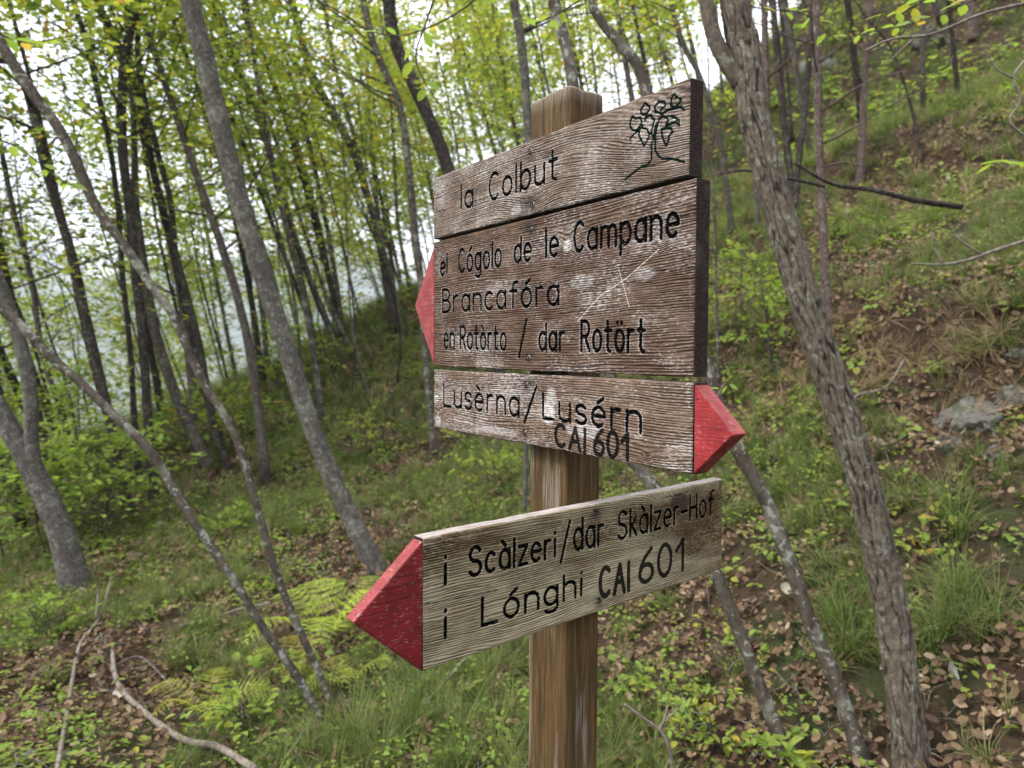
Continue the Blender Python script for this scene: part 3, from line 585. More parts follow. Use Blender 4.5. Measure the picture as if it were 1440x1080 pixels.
def fern_mask(x, y):
    m = np.zeros(len(x))
    for c in FERN_AT: m = np.maximum(m, np.exp(-((x - c[0]) ** 2 + (y - c[1]) ** 2) / 0.35 ** 2))
    return m
def patch_mask(x, y):
    m = np.zeros(len(x))
    for (px, py, rad, a) in LIT: m = np.maximum(m, a * np.exp(-((x - px) ** 2 + (y - py) ** 2) / rad ** 2))
    return m
LIT = []; GRS = []
for (px, py, rad, a) in [(960, 860, .5, 1), (880, 900, .5, 1), (1060, 860, .4, 1), (960, 960, .3, .8), (1190, 480, .45, 1), (1130, 500, .4, 1), (1250, 640, .4, .9), (1350, 190, .9, 1), (1400, 500, .4, .8), (130, 730, .6, .6), (180, 800, .6, .7), (230, 620 + 170, .5, .7), (90, 960, .6, .5), (300, 780, .4, .6), (1400, 1000, .4, .8), (1250, 390, .5, .6), (1300, 540, .6, 1), (1200, 560, .5, 1), (1380, 560, .5, 1), (1090, 560, .5, 1), (1240, 600, .4, 1), (1430, 600, .4, 1), (40, 1000, .5, .5), (1000, 900, .6, .9), (1420, 1060, .4, .9)]:
    h = ground_hit(px, py); LIT.append((h[0], h[1], rad, a))
for (px, py, rad, a) in [(1100, 640, .5, 1), (700, 700, .9, .9), (450, 600, 1.6, .9), (600, 1040, .6, .9), (1150, 700, .3, .8), (1250, 250, 1.2, .6), (420, 720, .6, .6)]:
    h = ground_hit(px, py); GRS.append((h[0], h[1], rad, a))
long_t = blade_tuft('tuft_long', 46, 0.36, 0.07, M_GRASS, 9, 0.0045, 1.15)
tufts = [blade_tuft('tuft_a', 34, 0.20, 0.05, M_GRASS, 1), blade_tuft('tuft_b', 26, 0.26, 0.04, M_GRASS, 2, 0.0035, 1.2), blade_tuft('tuft_c', 40, 0.13, 0.07, M_GRASS, 3, 0.003), blade_tuft('tuft_d', 22, 0.18, 0.05, M_STRAW, 4, 0.003, 1.3)]
p = polar(30000, 1.0, 7.5, 5); m = litter_mask(p[:, 0], p[:, 1]); keep = rng.random(len(p)) > np.clip(m * 0.85 + 0.28 + .45 * fern_mask(p[:, 0], p[:, 1]), 0, 0.88); keep &= (fbm(p[:, 0] * 1.8, p[:, 1] * 1.8, 91, 3) > -0.10)
place('grass', 'fine arching sedge and grass covering the near slope', p[keep], tufts, 0.4, 0.92, 6, 0.5, 0.18, weights=[.36, .3, .26, .08])
p = polar(30000, 7.5, 22, 7); m = litter_mask(p[:, 0], p[:, 1]); keep = rng.random(len(p)) > m * 0.75
p = np.array([[h_[0], h_[1]] for h_ in [ground_hit(rng.uniform(1050, 1440), rng.uniform(430, 600)) for _ in range(90)]])
p2 = np.array([[h_[0], h_[1]] for h_ in [ground_hit(*q_) for q_ in [(560, 1060), (610, 1040), (660, 1070), (520, 1085), (700, 1080), (480, 1075), (620, 990), (560, 1000), (900, 1075), (1190, 940), (1180, 880), (1300, 900), (1350, 860), (1400, 900), (1330, 760), (1120, 690), (1060, 660), (1300, 380), (1390, 470), (1420, 430), (1250, 160), (1300, 270), (1150, 200), (420, 760), (400, 830), (300, 900), (260, 950), (690, 960), (590, 900)]]])
place('grass', 'long arching grass clumps standing out from the shorter sward', np.repeat(p2, 3, 0) + rng.normal(0, .06, (len(p2) * 3, 2)), [long_t], 0.6, 1.0, 62, 0.5, 0.25)
place('dry_grass', 'dry straw and exposed roots hanging over the soil bank at the right', p, [tufts[3]], 0.6, 1.3, 61, 0.9, 0.5)
p = polar(30000, 7.5, 22, 7); m = litter_mask(p[:, 0], p[:, 1]); keep = rng.random(len(p)) > 0.3 + m * 0.6
place('grass', 'grass on the slope further up between the trees', p[keep], tufts, 0.7, 1.5, 8, 0.5, 0.18, weights=[.32, .22, .24, .22])
p = polar(14000, 22, 55, 9)
place('grass', 'distant grass towards the crest and the upper slope', p, tufts, 1.8, 3.4, 10, 0.5, 0.18, weights=[.34, .2, .26, .20])
dl = [dead_leaf('dead_a', 1, 0.06, M_LITTER), dead_leaf('dead_b', 2, 0.07, M_LITTER, 0.45), dead_leaf('dead_c', 3, 0.05, M_LITTER, 0.7), dead_leaf('dead_d', 4, 0.055, M_LITTER, 0.6, 4), dead_leaf('dead_e', 5, 0.05, M_LITTER, 0.5, 6, 0.6), twig_src('dead_twig', 6)]
p = polar(52000, 0.9, 9, 12); m = litter_mask(p[:, 0], p[:, 1]); keep = rng.random(len(p)) < 0.36 + 0.55 * m
place('leaf_litter', 'brown fallen leaves and twigs lying on the near slope', p[keep], dl, 0.28, 0.8, 13, 0.95, 0.5, (0.01, 0.075), weights=[.14, .12, .12, .24, .28, .10])
p = polar(16000, 9, 28, 14); m = litter_mask(p[:, 0], p[:, 1]); keep = rng.random(len(p)) < 0.40 + 0.6 * m
place('leaf_litter', 'fallen leaves scattered further up the slope', p[keep], dl, 0.8, 1.4, 15, 0.95, 0.45, (0.01, 0.10), weights=[.14, .14, .14, .28, .28, .02])
hs_ = [herb('herb_a', 9, 0.07, 0.045, M_SHRUB, 1), herb('herb_b', 14, 0.10, 0.035, M_SHRUB, 2, 0.10), herb('herb_c', 6, 0.05, 0.06, M_SHRUB, 3, 0.06, 0.85), herb('herb_d', 18, 0.12, 0.03, M_SHRUB, 4, 0.13, 0.6)]
p = polar(30000, 1.4, 13, 16); dm = fbm(p[:, 0] * 1.3, p[:, 1] * 1.3, 95, 3); keep = (rng.random(len(p)) < np.clip(0.42 + 2.6 * (dm - 0.0), 0.22, 1) * (1 - .85 * fern_mask(p[:, 0], p[:, 1])) * (1 - 0.5 * patch_mask(p[:, 0], p[:, 1])))
place('ground_herbs', 'low broad-leaved seedlings and brambles between the grass', p[keep], hs_, 0.34, 0.95, 17, 0.5, 0.2)
p = polar(9000, 12, 34, 18); keep = rng.random(len(p)) < 0.5
place('ground_herbs', 'leafy undergrowth further back on the slope', p[keep], hs_, 1.3, 3.0, 19, 0.5, 0.2)

# ------------------------------------------------------------------ undergrowth: saplings, brambles, ferns
def shrub(px, py, h, nleaf, ls, label, seed, wid=0.5, name='sapling', mat=None, depth=None, cat='sapling', up=0.25, nst=1, group=None):
    base = ground_hit(px, py) if depth is None else at_y(px, py, depth)
    base = np.array([base[0], base[1], float(G(base[0], base[1])) - 0.02]); r = np.random.default_rng(seed); root = empty(name, base, label, cat, group)
    parts = []; LV = []
    for s_ in range(nst):
        top = base + np.array([r.normal(0, 0.25) * wid, r.normal(0, 0.25) * wid, h * r.uniform(0.7, 1.0)]); P = catmull(np.array([base, (base + top) / 2 + r.normal(0, 0.05, 3) * h, top]), 14); R = np.linspace(0.004 + 0.006 * h, 0.0015, 14)
        parts.append(tube(P, R, 6, 0.03, seed)); bp, lv = grow(P, R, seed + s_, max(4, int(nleaf / nst / 14)), wid, nleaf // nst, ls, 0.2, True, 0.22, up); parts += bp; LV.append(lv)
    link('stem', tube_mesh('stem', parts, base), B_BROWN, root)
    LP, LD, N, L = [np.concatenate([lv[k] for lv in LV]) for k in range(4)]; N = N * np.array([0.6, 0.6, 1])
    c = link('foliage', leafmesh('foliage', LP, LD, N, L, np.clip(0.1 + 0.6 * r.random(len(L)), 0, 1), 0.62, True, base), mat or M_SHRUB, root); c['kind'] = 'stuff'
    return root
shrub(150, 760, 1.10, 714, 0.066, 'layered beech-like sapling between the forked tree and the bunch of dark trunks', 1, 0.7)
shrub(100, 700, 1.32, 884, 0.066, 'bushy green sapling left of the crooked dark tree foot', 2, 0.8)
shrub(55, 760, 0.99, 646, 0.066, 'leafy sapling behind the foot of the forked tree', 3, 0.6)
shrub(10, 800, 0.88, 544, 0.060, 'low leafy sapling at the left edge', 4, 0.6)
shrub(20, 690, 1.43, 850, 0.072, 'tall leafy sapling behind the fork at the left edge', 5, 0.9)
shrub(265, 650, 0.88, 544, 0.072, 'small bright sapling at the foot of the grey-brown tree', 6, 0.7)
shrub(395, 560, 0.99, 595, 0.078, 'pale green sapling on the crest left of the smooth grey trunk', 7, 0.8)
shrub(550, 640, 0.55, 220, 0.05, 'yellow-green seedling bush left of the third board', 8, 0.5)
shrub(700, 700, 0.5, 180, 0.05, 'bright seedling left of the post below the third board', 9, 0.4)
shrub(1085, 520, 0.80, 220, 0.054, 'light green bush filling the hollow beside the thick leaning trunk', 10, 0.55)
shrub(1050, 480, 0.90, 180, 0.054, 'light green bush right behind the big board end', 11, 0.5)
shrub(1000, 1060, 0.22, 150, 0.038, 'bramble patch with bright leaves right of the post at the bottom', 12, 0.2, nst=3, name='bramble', cat='bramble')
shrub(940, 1010, 0.2, 110, 0.036, 'small bramble with pale leaves behind the pale twig', 13, 0.2, nst=3, name='bramble', cat='bramble')
shrub(1095, 1090, 0.16, 60, 0.06, 'broad-leaved seedling at the bottom edge between the two slim leaning trunks', 14, 0.12, nst=2)
shrub(1060, 930, 0.18, 70, 0.035, 'yellowish seedling beside the bare slim trunk', 15, 0.15, nst=2)
shrub(1310, 800, 0.25, 60, 0.05, 'sparse seedling with large leaves right of the thick tree', 16, 0.2, nst=2)
shrub(860, 1000, 0.2, 90, 0.034, 'low bright seedling against the right side of the post', 17, 0.16, nst=2)
shrub(60, 900, 0.3, 120, 0.045, 'small fresh-green seedling at the lower left', 18, 0.25, nst=2)
shrub(340, 1030, 0.28, 160, 0.04, 'yellow-green seedling patch over the curved dead branch', 19, 0.3, nst=3)
shrub(330, 760, 0.35, 110, 0.055, 'single bright seedling on the slope between the slender stems', 20, 0.25)

def frond_mesh(L, seed, n=20, yel=0.0):
    r = np.random.default_rng(seed); P, D, N, S_ = [], [], [], []; rach = []
    t = np.linspace(0, 1, n + 2); bend = 0.9
    xs = L * (t - 0.12 * t ** 2); zs = L * (0.05 + 1.5 * t - 1.35 * t ** 2 * bend); rp = np.stack([xs, np.zeros_like(xs), zs], 1); tg = nrmz(np.gradient(rp, axis=0))
    for k in range(2, n + 1):
        w = L * 0.30 * math.sin(math.pi * (t[k] * 0.80 + 0.16)) ** 1.0
        for sd_ in (-1, 1):
            d = nrmz(np.array([0.35 * tg[k][0], sd_ * 1.0, 0.35 * tg[k][2] - 0.18])); m = max(4, int(w / (0.0075)))
            for q_ in range(m):
                u = (q_ + 0.5) / m; c = rp[k] + d * w * u; pl = 0.0095 * (L / 0.5) * (1 - u) ** 0.6 + 0.003
                for s2 in (-1, 1): P.append(c + np.array([0, 0, 0.0])); D.append(tg[k] * s2 * 1.0 + d * 0.45); N.append([0, 0, 1]); S_.append(pl)
    P, D, N, S_ = map(np.array, (P, D, N, S_)); me = leafmesh('frond', P, D, N + r.normal(0, .15, N.shape), S_ * 1.1, np.clip(yel + 0.5 * r.random(len(S_)), 0, .62), 0.5, False)
    return me, rp
def fern(px, py, L, nf, label, seed, a0=0, a1=360, yel=0.0):
    b = ground_hit(px, py); b = np.array([b[0], b[1], float(G(b[0], b[1])) + 0.06]); root = empty('fern', b, label, 'fern'); r = np.random.default_rng(seed)
    for k in range(nf):
        me, rp = frond_mesh(L * r.uniform(0.75, 1.1), seed * 50 + k, 13, yel if r.random() < 0.7 else yel + 0.3)
        o = link('frond', me, M_FERN, root); o.rotation_euler = (r.normal(0, .15), r.normal(-0.05, .15), math.radians(a0 + (a1 - a0) * (k + 0.4 * r.random()) / nf)); o['kind'] = 'stuff'
fern(462, 925, 0.50, 7, 'large bright fern behind the feet of the two slender leaning stems', 1, yel=0.1)
fern(418, 975, 0.30, 4, 'yellowing fern with drooping fronds at the feet of the slender stems', 2, yel=0.35)
fern(505, 885, 0.36, 5, 'green fern pointing at the lowest red arrow', 3)
fern(290, 1035, 0.30, 5, 'low yellow-green fern over the curved dead branch', 4, yel=0.2)
fern(492, 985, 0.26, 4, 'small golden fern right of the slender stems', 5, yel=0.4)

# ------------------------------------------------------------------ rocks and loose pale leaves
def rock_mat():
    t = NT('limestone', 0.9, 0.2); v = t.tc.outputs['Object']; a = t.noise(v, 9, 6, .65); b = t.noise(v, 40, 4)
    c = t.mix(a, (0.030, 0.029, 0.024), (0.19, 0.18, 0.155)); c = t.mix(t.ss(t.math('ADD', t.math('MULTIPLY', b, .4), t.math('MULTIPLY', t.noise(v, 5, 4), .8)), .58, .68), c, (0.05, 0.06, 0.025)); t.color(c); t.bump(t.math('ADD', a, b), .8, .02); return t.m
M_ROCK = rock_mat()
def rock(px, py, s, label, seed, group=None, sq=(1, .8, .7), sink=0.25):
    b = ground_hit(px, py); bm = bmesh.new(); bmesh.ops.create_icosphere(bm, subdivisions=4, radius=1)
    co = np.array([v.co[:] for v in bm.verts]); r = np.random.default_rng(seed)
    d = np.ones(len(co))
    for k in range(14):
        n = nrmz(r.normal(0, 1, 3)); h = r.uniform(.55, .9); pr = co @ n; d = np.where(pr * d > h, h / np.maximum(pr, 1e-3), d)
    co = co * d[:, None]; co = co * (1 + 0.45 * fbm(co[:, 0] * 3 + co[:, 2] * 2, co[:, 1] * 3 - co[:, 2], seed, 5))[:, None] * np.array(sq) * s
    for v, c in zip(bm.verts, co): v.co = c
    me = bpy.data.meshes.new('rock'); bm.to_mesh(me); bm.free()
    o = link('rock', me, M_ROCK, None, (b[0], b[1], float(G(b[0], b[1])) - s * 0.22)); o.rotation_euler = (r.random(), r.random() * .5, r.random() * 6)
    return tag(o, label, 'rock', group)
rock(1372, 585, 0.23, 'weathered grey rock bulging from the bank at the right, largest of the outcrop', 1)
rock(1432, 560, 0.13, 'grey rock at the right edge above the outcrop', 2)
rock(1425, 500, 0.07, 'small bluish grey stone above the outcrop at the right edge', 3)
rock(1335, 625, 0.12, 'pale broken rock at the lower left of the outcrop', 4)
rock(1400, 640, 0.08, 'low pale stone under the outcrop', 5)
rock(1295, 62, 0.42, 'pale rock face near the top right on the upper slope', 6, sq=(1.5, .8, .6))
rock(1150, 90, 0.38, 'pinkish pale rock on the slope behind the reddish pine', 7, sq=(1.6, .8, .5))
rock(190, 812, 0.10, 'grey stone in the leaf litter right of the forked tree', 8, sq=(1.3, .8, .5))
rock(62, 1068, 0.09, 'dark grey stone at the bottom left', 9, sq=(1.3, .8, .5))
PL_ = [(1027, 925, .05), (1332, 968, .06), (1328, 265, .07), (1192, 310, .07), (1240, 395, .06), (1232, 642, .05), (228, 752, .07), (174, 990, .06), (303, 512 + 290, .06), (655, 860, .05), (985, 855, .05), (420, 640, .05), (1105, 845, .06)]
WH = ['cupped white dead leaf right of the bare slim trunk', 'crumpled white leaf near the lower right corner', 'round pale leaf on the open slope at the right', 'small pale leaf between the pines', 'pale leaf on the bank right of the pine', 'white curled leaf right of the thick trunk at board-arrow height',
      'pale leaf on the shaded slope below the dark trunks', 'upright tan leaf above the curved dead branch', 'pale leaf on the litter right of the stone', 'tan leaf showing under the lowest board', 'pale leaf left of the bare slim trunk', 'pale leaf near the smooth grey tree', 'tan leaf between the two slim leaning trunks']
for k, ((px, py, s_), lb) in enumerate(zip(PL_, WH)):
    h = ground_hit(px, py); src = dead_leaf('fallen_leaf', 40 + k, s_ * 1.1, M_PALE, 0.75, 1, 1.1); COL.objects.link(src)
    src.location = (h[0], h[1], float(G(h[0], h[1])) + 0.05); src.rotation_euler = (0.5 + .5 * rng.random(), rng.random() * .5, rng.random() * 6); tag(src, lb, 'leaf')

# ------------------------------------------------------------------ dead wood
def deadwood(pix, w0, w1, label, mat, forks=(), depth=None, dpt=None, lift=0.17, name='fallen_branch', seed=0, nseg=10):
    P = []
    for k, (px, py) in enumerate(pix):
        if dpt is not None: P.append(at_y(px, py, dpt[k] if isinstance(dpt, (list, tuple)) else dpt))
        else: h = ground_hit(px, py); h = h + (EYE - h) / np.linalg.norm(EYE - h) * (0.03 + lift); P.append(h)
    P = np.array(P); o = P[0].copy(); root = empty(name, o, label, 'branch'); n = 50; yy = P[:, 1].mean()
    main = tube(catmull(P, n), np.linspace(w0, w1, n) * yy / F / 2, nseg, .08, seed); link('stem', tube_mesh('stem', [main], o), mat, root)
    for (fp, fw) in forks:
        Q = []
        for (px, py) in fp:
            yl = np.interp(px, sorted(p_[0] for p_ in pix), [b for _, b in sorted((p_[0], q_[1]) for p_, q_ in zip(pix, P))]); Q.append(at_y(px, py, yl))
        link('side_twig', tube_mesh('side_twig', [tube(catmull(np.array(Q), 16), np.linspace(fw, fw * .35, 16) * yy / F / 2, 6, .05, seed)], o), mat, root)
    return root
deadwood([(158, 905), (165, 960), (205, 1003), (258, 1040), (305, 1050), (360, 1082)], 7, 9, 'curved bleached dead branch arching at the lower left', B_DEAD, [([(165, 955), (150, 925), (142, 890)], 8)], seed=1)
deadwood([(158, 810), (140, 868), (112, 908), (95, 1000), (80, 1085)], 4.5, 5, 'thin crooked dead stick standing left of the curved branch', B_DEAD, [([(135, 870), (138, 830), (132, 800)], 5)], seed=2)
deadwood([(1115, 228), (1170, 258), (1230, 268), (1290, 282), (1352, 291)], 4, 9, 'dark dead pole lying across the open slope at the right', B_DARK, dpt=[4.0, 4.0, 4.0, 4.05, 4.1], seed=3)
deadwood([(1460, 333), (1400, 352), (1360, 366), (1325, 372), (1283, 371)], 6, 3, 'pale forked dead branch sticking in from the right edge', B_DEAD, [([(1380, 358), (1360, 345), (1340, 330)], 4), ([(1325, 371), (1315, 350), (1312, 325)], 3.5)], dpt=3.2, seed=4)
deadwood([(878, 990), (905, 1010), (928, 1027), (940, 1050), (946, 1090)], 3.5, 6, 'pale Y-shaped twig standing right of the post at the bottom', B_DEAD, [([(927, 1027), (936, 1005), (940, 978)], 4), ([(934, 1012), (950, 1000), (965, 988)], 3)], dpt=2.0, seed=5)
deadwood([(1445, 4), (1380, 20), (1310, 48), (1255, 55), (1215, 72)], 5, 3, 'long pale bare twig sweeping in at the top right', B_DEAD, [([(1290, 50), (1262, 75), (1245, 92)], 3)], dpt=2.6, seed=6)
deadwood([(1440, 85), (1425, 110), (1435, 140), (1420, 170), (1445, 195)], 3, 3, 'tangled pale twig at the upper right edge', B_DEAD, [([(1425, 110), (1400, 95), (1380, 60)], 3)], dpt=2.7, seed=7)
deadwood([(655, 925), (620, 965), (595, 990)], 4, 3, 'grey fallen twig below the lowest red arrow', B_DEAD, [([(640, 940), (650, 965), (658, 985)], 3)], seed=8)
deadwood([(255, 880), (300, 868), (345, 855), (380, 848)], 5, 4, 'fallen grey stick crossing behind the slender stems', B_DEAD, seed=9)
deadwood([(165, 935), (200, 925), (255, 980)], 4, 3, 'thin brown fallen twig beside the curved dead branch', B_BROWN, seed=10)
deadwood([(1010, 245), (1050, 240), (1105, 250), (1160, 262)], 3, 5, 'short bare side branch left of the dead pole', B_DARK, dpt=3.6, seed=11)
deadwood([(1180, 620), (1200, 560), (1245, 545), (1272, 505)], 4, 3, 'bent root-like twig on the bank right of the thick trunk', B_DEAD, seed=12)

# ------------------------------------------------------------------ overhanging leafy twigs close to the camera, each leaf a part
def leaf_shape(L=1.0, w=0.5, seed=0):
    r = np.random.default_rng(seed); n = 7; V, Q = [], []
    for k in range(n + 1):
        t = k / n; ww = w * 0.5 * (math.sin(math.pi * min(t * 0.96 + 0.03, 1)) ** 0.75) * (1 + 0.14 * (k % 2))
        for v_ in (-1, 0, 1): V.append([t * L, v_ * ww * L, 0.10 * abs(v_) * L * w - 0.16 * t * t * L])
    for k in range(n):
        for v_ in range(2): a = k * 3 + v_; Q.append([a, a + 3, a + 4, a + 1])
    return npmesh('leaf', np.array(V), [np.array(Q)], True, None, {'rnd': np.full(len(Q), 0.25 + 0.5 * r.random())})
LEAFS = [leaf_shape(1, .5, k) for k in range(5)]
for me in LEAFS: me.materials.append(M_SHRUB)
def spray(pix, Y, nl, ls, label, seed, w=3, spread=1.0, name='leafy_branch'):
    P = catmull(np.array([at_y(px, py, Y + 0.12 * k) for k, (px, py) in enumerate(pix)]), 20); o = P[0].copy(); root = empty(name, o, label, 'branch'); r = np.random.default_rng(seed)
    link('twig', tube_mesh('twig', [tube(P, np.linspace(w, w * .35, 20) * Y / F / 2, 5, 0.03)], o), B_BROWN, root)
    for k in range(nl):
        t = (k + r.random()) / nl; i_ = min(int(t * 19), 18); p = P[i_]; s_ = 1 if k % 2 else -1; tg = nrmz(P[i_ + 1] - P[i_])
        sdv = nrmz(np.cross(tg, [0, 0, 1])) * s_; d = Vector(nrmz(sdv * 0.8 + tg * 0.6 + r.normal(0, .25, 3) + np.array([0, 0, -0.15]))); nz = Vector(nrmz(np.array([0, -0.25, 1.0]) + r.normal(0, .35, 3)))
        y_ = nz.cross(d).normalized(); z_ = d.cross(y_); L = ls * r.uniform(.7, 1.2)
        off = Vector(sdv) * (0.02 * spread * r.random() * L / .05)
        o_ = bpy.data.objects.new('leaf', LEAFS[k % 5]); COL.objects.link(o_); o_.parent = root
        mt = Matrix(((d.x, y_.x, z_.x, 0), (d.y, y_.y, z_.y, 0), (d.z, y_.z, z_.z, 0), (0, 0, 0, 1))) @ Matrix.Scale(L, 4); mt.translation = Vector(p - o) + off; o_.matrix_local = mt
spray([(1440, -30), (1380, -5), (1310, 25), (1250, 40), (1180, 55)], 1.9, 17, 0.048, 'green leafy twig hanging in at the top right', 1)
spray([(1340, -30), (1300, 0), (1270, 15), (1235, 22)], 2.0, 9, 0.048, 'short leafy twig above the longer one at the top right', 2)
spray([(620, -30), (600, 30), (585, 80), (600, 120), (640, 175)], 1.9, 11, 0.048, 'blurred leafy twig hanging left of the post top', 3)
spray([(700, -30), (640, 20), (560, 50), (480, 30), (430, 10)], 2.4, 17, 0.048, 'leafy twig across the top middle of the frame', 4)
spray([(860, -30), (800, 10), (760, 30), (720, 25)], 2.2, 9, 0.048, 'leafy twig above the post', 5)
spray([(-20, 40), (40, 60), (110, 50), (170, 70)], 2.6, 16, 0.055, 'leafy twig at the top left corner', 6)
spray([(-20, 190), (30, 210), (80, 250), (110, 265)], 2.6, 14, 0.055, 'leafy twig halfway up the left edge', 7)
spray([(1000, -20), (1060, 10), (1130, 20), (1180, 60)], 2.8, 14, 0.05, 'leafy twig crossing the thick tree near its fork', 8)
spray([(1450, 240), (1420, 225), (1390, 240)], 2.3, 5, 0.07, 'small leafy twig at the right edge', 9)
spray([(1008, 560), (1020, 540), (1032, 560), (1025, 590)], 2.2, 5, 0.04, 'tiny yellow-green twig beside the upper red arrow', 10)

# ------------------------------------------------------------------ the signpost
def arc(cx, cy, rx, ry, a0, a1, n=12):
    a = np.radians(np.linspace(a0, a1, n)); return [(cx + rx * math.cos(t), cy + ry * math.sin(t)) for t in a]
XH = 0.68
OV = lambda x=0.2: [arc(x, XH / 2, 0.2, XH / 2, 90, 450, 20)]
GL = {
 'l': (0.0, [[(0, 0), (0, 1)]]), 'i': (0.0, [[(0, 0), (0, .66)], [(0, .90), (0, .93)]]),
 'a': (0.4, OV() + [[(.4, 0), (.4, XH)]]), 'o': (0.4, OV()), 'd': (0.4, OV() + [[(.4, 0), (.4, 1)]]), 'b': (0.4, OV() + [[(0, 0), (0, 1)]]),
 'g': (0.4, OV() + [[(.4, XH), (.4, -.12)] + arc(.2, -.12, .2, .18, 0, -150, 8)]), 'p': (0.4, OV() + [[(0, XH), (0, -.32)]]),
 'e': (0.4, [[(.0, .36), (.4, .36)] + arc(.2, XH / 2, .2, XH / 2, 5, 310, 18)]),
 'n': (0.38, [[(0, 0), (0, XH)], [(0, .42)] + arc(.19, .44, .19, .24, 175, 0, 9) + [(.38, 0)]]),
 'm': (0.62, [[(0, 0), (0, XH)], [(0, .42)] + arc(.155, .46, .155, .22, 175, 0, 8) + [(.31, 0)], [(.31, .42)] + arc(.465, .46, .155, .22, 175, 0, 8) + [(.62, 0)]]),
 'h': (0.38, [[(0, 0), (0, 1)], [(0, .42)] + arc(.19, .44, .19, .24, 175, 0, 9) + [(.38, 0)]]),
 'u': (0.38, [[(0, XH)] + arc(.19, .22, .19, .22, 180, 360, 9) + [(.38, XH)], [(.38, 0), (.38, XH)]]),
 'r': (0.26, [[(0, 0), (0, XH)], [(0, .42)] + arc(.18, .44, .18, .24, 175, 70, 6)]),
 't': (0.3, [[(.12, .98), (.12, .16)] + arc(.26, .16, .14, .16, 180, 270, 5), [(0, XH), (.28, XH)]]),
 'f': (0.3, [[(.32, .98)] + arc(.25, .82, .12, .16, 90, 180, 5) + [(.13, 0)], [(0, .64), (.28, .64)]]),
 's': (0.34, [arc(.17, .51, .16, .17, 30, 270, 9) + arc(.17, .17, .17, .17, 90, -150, 9)]),
 'c': (0.36, [arc(.2, XH / 2, .2, XH / 2, 50, 310, 14)]), 'z': (0.36, [[(0, XH), (.36, XH), (0, 0), (.36, 0)]]),
 'k': (0.34, [[(0, 0), (0, 1)], [(.32, XH), (0, .28)], [(.10, .38), (.34, 0)]]),
 'C': (0.44, [arc(.24, .5, .24, .5, 48, 312, 18)]), 'B': (0.42, [[(0, 0), (0, 1), (.2, 1)] + arc(.2, .76, .19, .24, 90, -90, 8) + [(0, .52), (.2, .52)] + arc(.2, .26, .22, .26, 90, -90, 8) + [(0, 0)]]),
 'R': (0.42, [[(0, 0), (0, 1), (.2, 1)] + arc(.2, .74, .2, .26, 90, -90, 8) + [(0, .48)], [(.2, .48), (.42, 0)]]),
 'L': (0.40, [[(0, 1), (0, 0), (.40, 0)]]), 'S': (0.44, [arc(.22, .75, .20, .25, 25, 270, 11) + arc(.22, .25, .22, .25, 90, -155, 11)]),
 'H': (0.42, [[(0, 0), (0, 1)], [(.42, 0), (.42, 1)], [(0, .5), (.42, .5)]]), '-': (0.34, [[(0, .42), (.34, .42)]]),
 'A': (0.46, [[(0, 0), (.24, 1), (.46, 0)], [(.10, .38), (.38, .38)]]), 'I': (0.0, [[(0, 0), (0, 1)]]),
 '6': (0.46, [[(.40, 1), (.20, .80), (.06, .52)] + arc(.24, .27, .22, .27, 165, 525, 18)]), '0': (0.46, [arc(.23, .5, .23, .5, 90, 450, 22)]), '1': (0.24, [[(0, .68), (.24, 1), (.24, 0)]]),
}
def glyphs(s):
    """letters of a word as strokes in cap-height units, with the width"""
    out = []; x = 0
    for ch in s:
        acc = None
        base = {'è': ('e', 'g'), 'ò': ('o', 'g'), 'à': ('a', 'g'), 'ó': ('o', 'a'), 'é': ('e', 'a'), 'ö': ('o', 'd')}.get(ch)
        if ch == ' ': x += 0.3; continue
        if base: ch, acc = base
        w, st = GL[ch]; out += [[(x + a, b) for a, b in s_] for s_ in st]; c = x + w / 2
        if acc == 'g': out.append([(c - .13, 1.02), (c + .03, .84)])
        if acc == 'a': out.append([(c - .03, .84), (c + .14, 1.02)])
        if acc == 'd': out += [[(c - .1, .9), (c - .1, .92)], [(c + .1, .9), (c + .1, .92)]]
        x += w + 0.20
    return out, x - 0.20
nvec = np.array([0.81253, 0.58292, 0.0]); dvec = np.array([0.58292, -0.81253, 0.0])
class Plane:
    def __init__(s, org, xd): s.o = np.array(org, float); s.x = np.array(xd, float); s.n = np.array([-xd[1], xd[0], 0.0])
    def uw(s, px, py):
        d = ray(px, py); t = ((s.o - EYE) @ s.n) / (d @ s.n); P = EYE + d * t - s.o; return np.array([P @ s.x, P[2]])
PA = Plane(EYE + nvec * 0.80, dvec)
y4 = math.radians(40.354); P0 = np.array([0.09778, 1.28759, 0.0])
PB = Plane(np.array([P0[0], P0[1], 0]) + dvec * 0.034 + np.array([0, 0, EYE[2]]), np.array([math.cos(y4), math.sin(y4), 0]))
def word(pl, s, a, b, top):
    """a, b: photo points of the foot of the first and the last letter; top: a photo point at cap height over the first"""
    A = pl.uw(*a); B = pl.uw(*b); T = pl.uw(*top); h = T[1] - A[1]; st, w = glyphs(s); sx = (B[0] - A[0]) / max(w, 1e-3)
    return [[(A[0] + x * sx, A[1] + (B[1] - A[1]) * (x / max(w, 1e-3)) + y * h) for x, y in q_] for q_ in st] if w > 0.01 else [[(A[0], A[1] + y * h) for x, y in q_] for q_ in st]
def pxl(pl, pts): return [[tuple(pl.uw(*p_)) for p_ in pts]]
def emb(pts): return pxl(PA, [(800 + x * 0.1852, 100 + y * 0.1852) for x, y in pts])

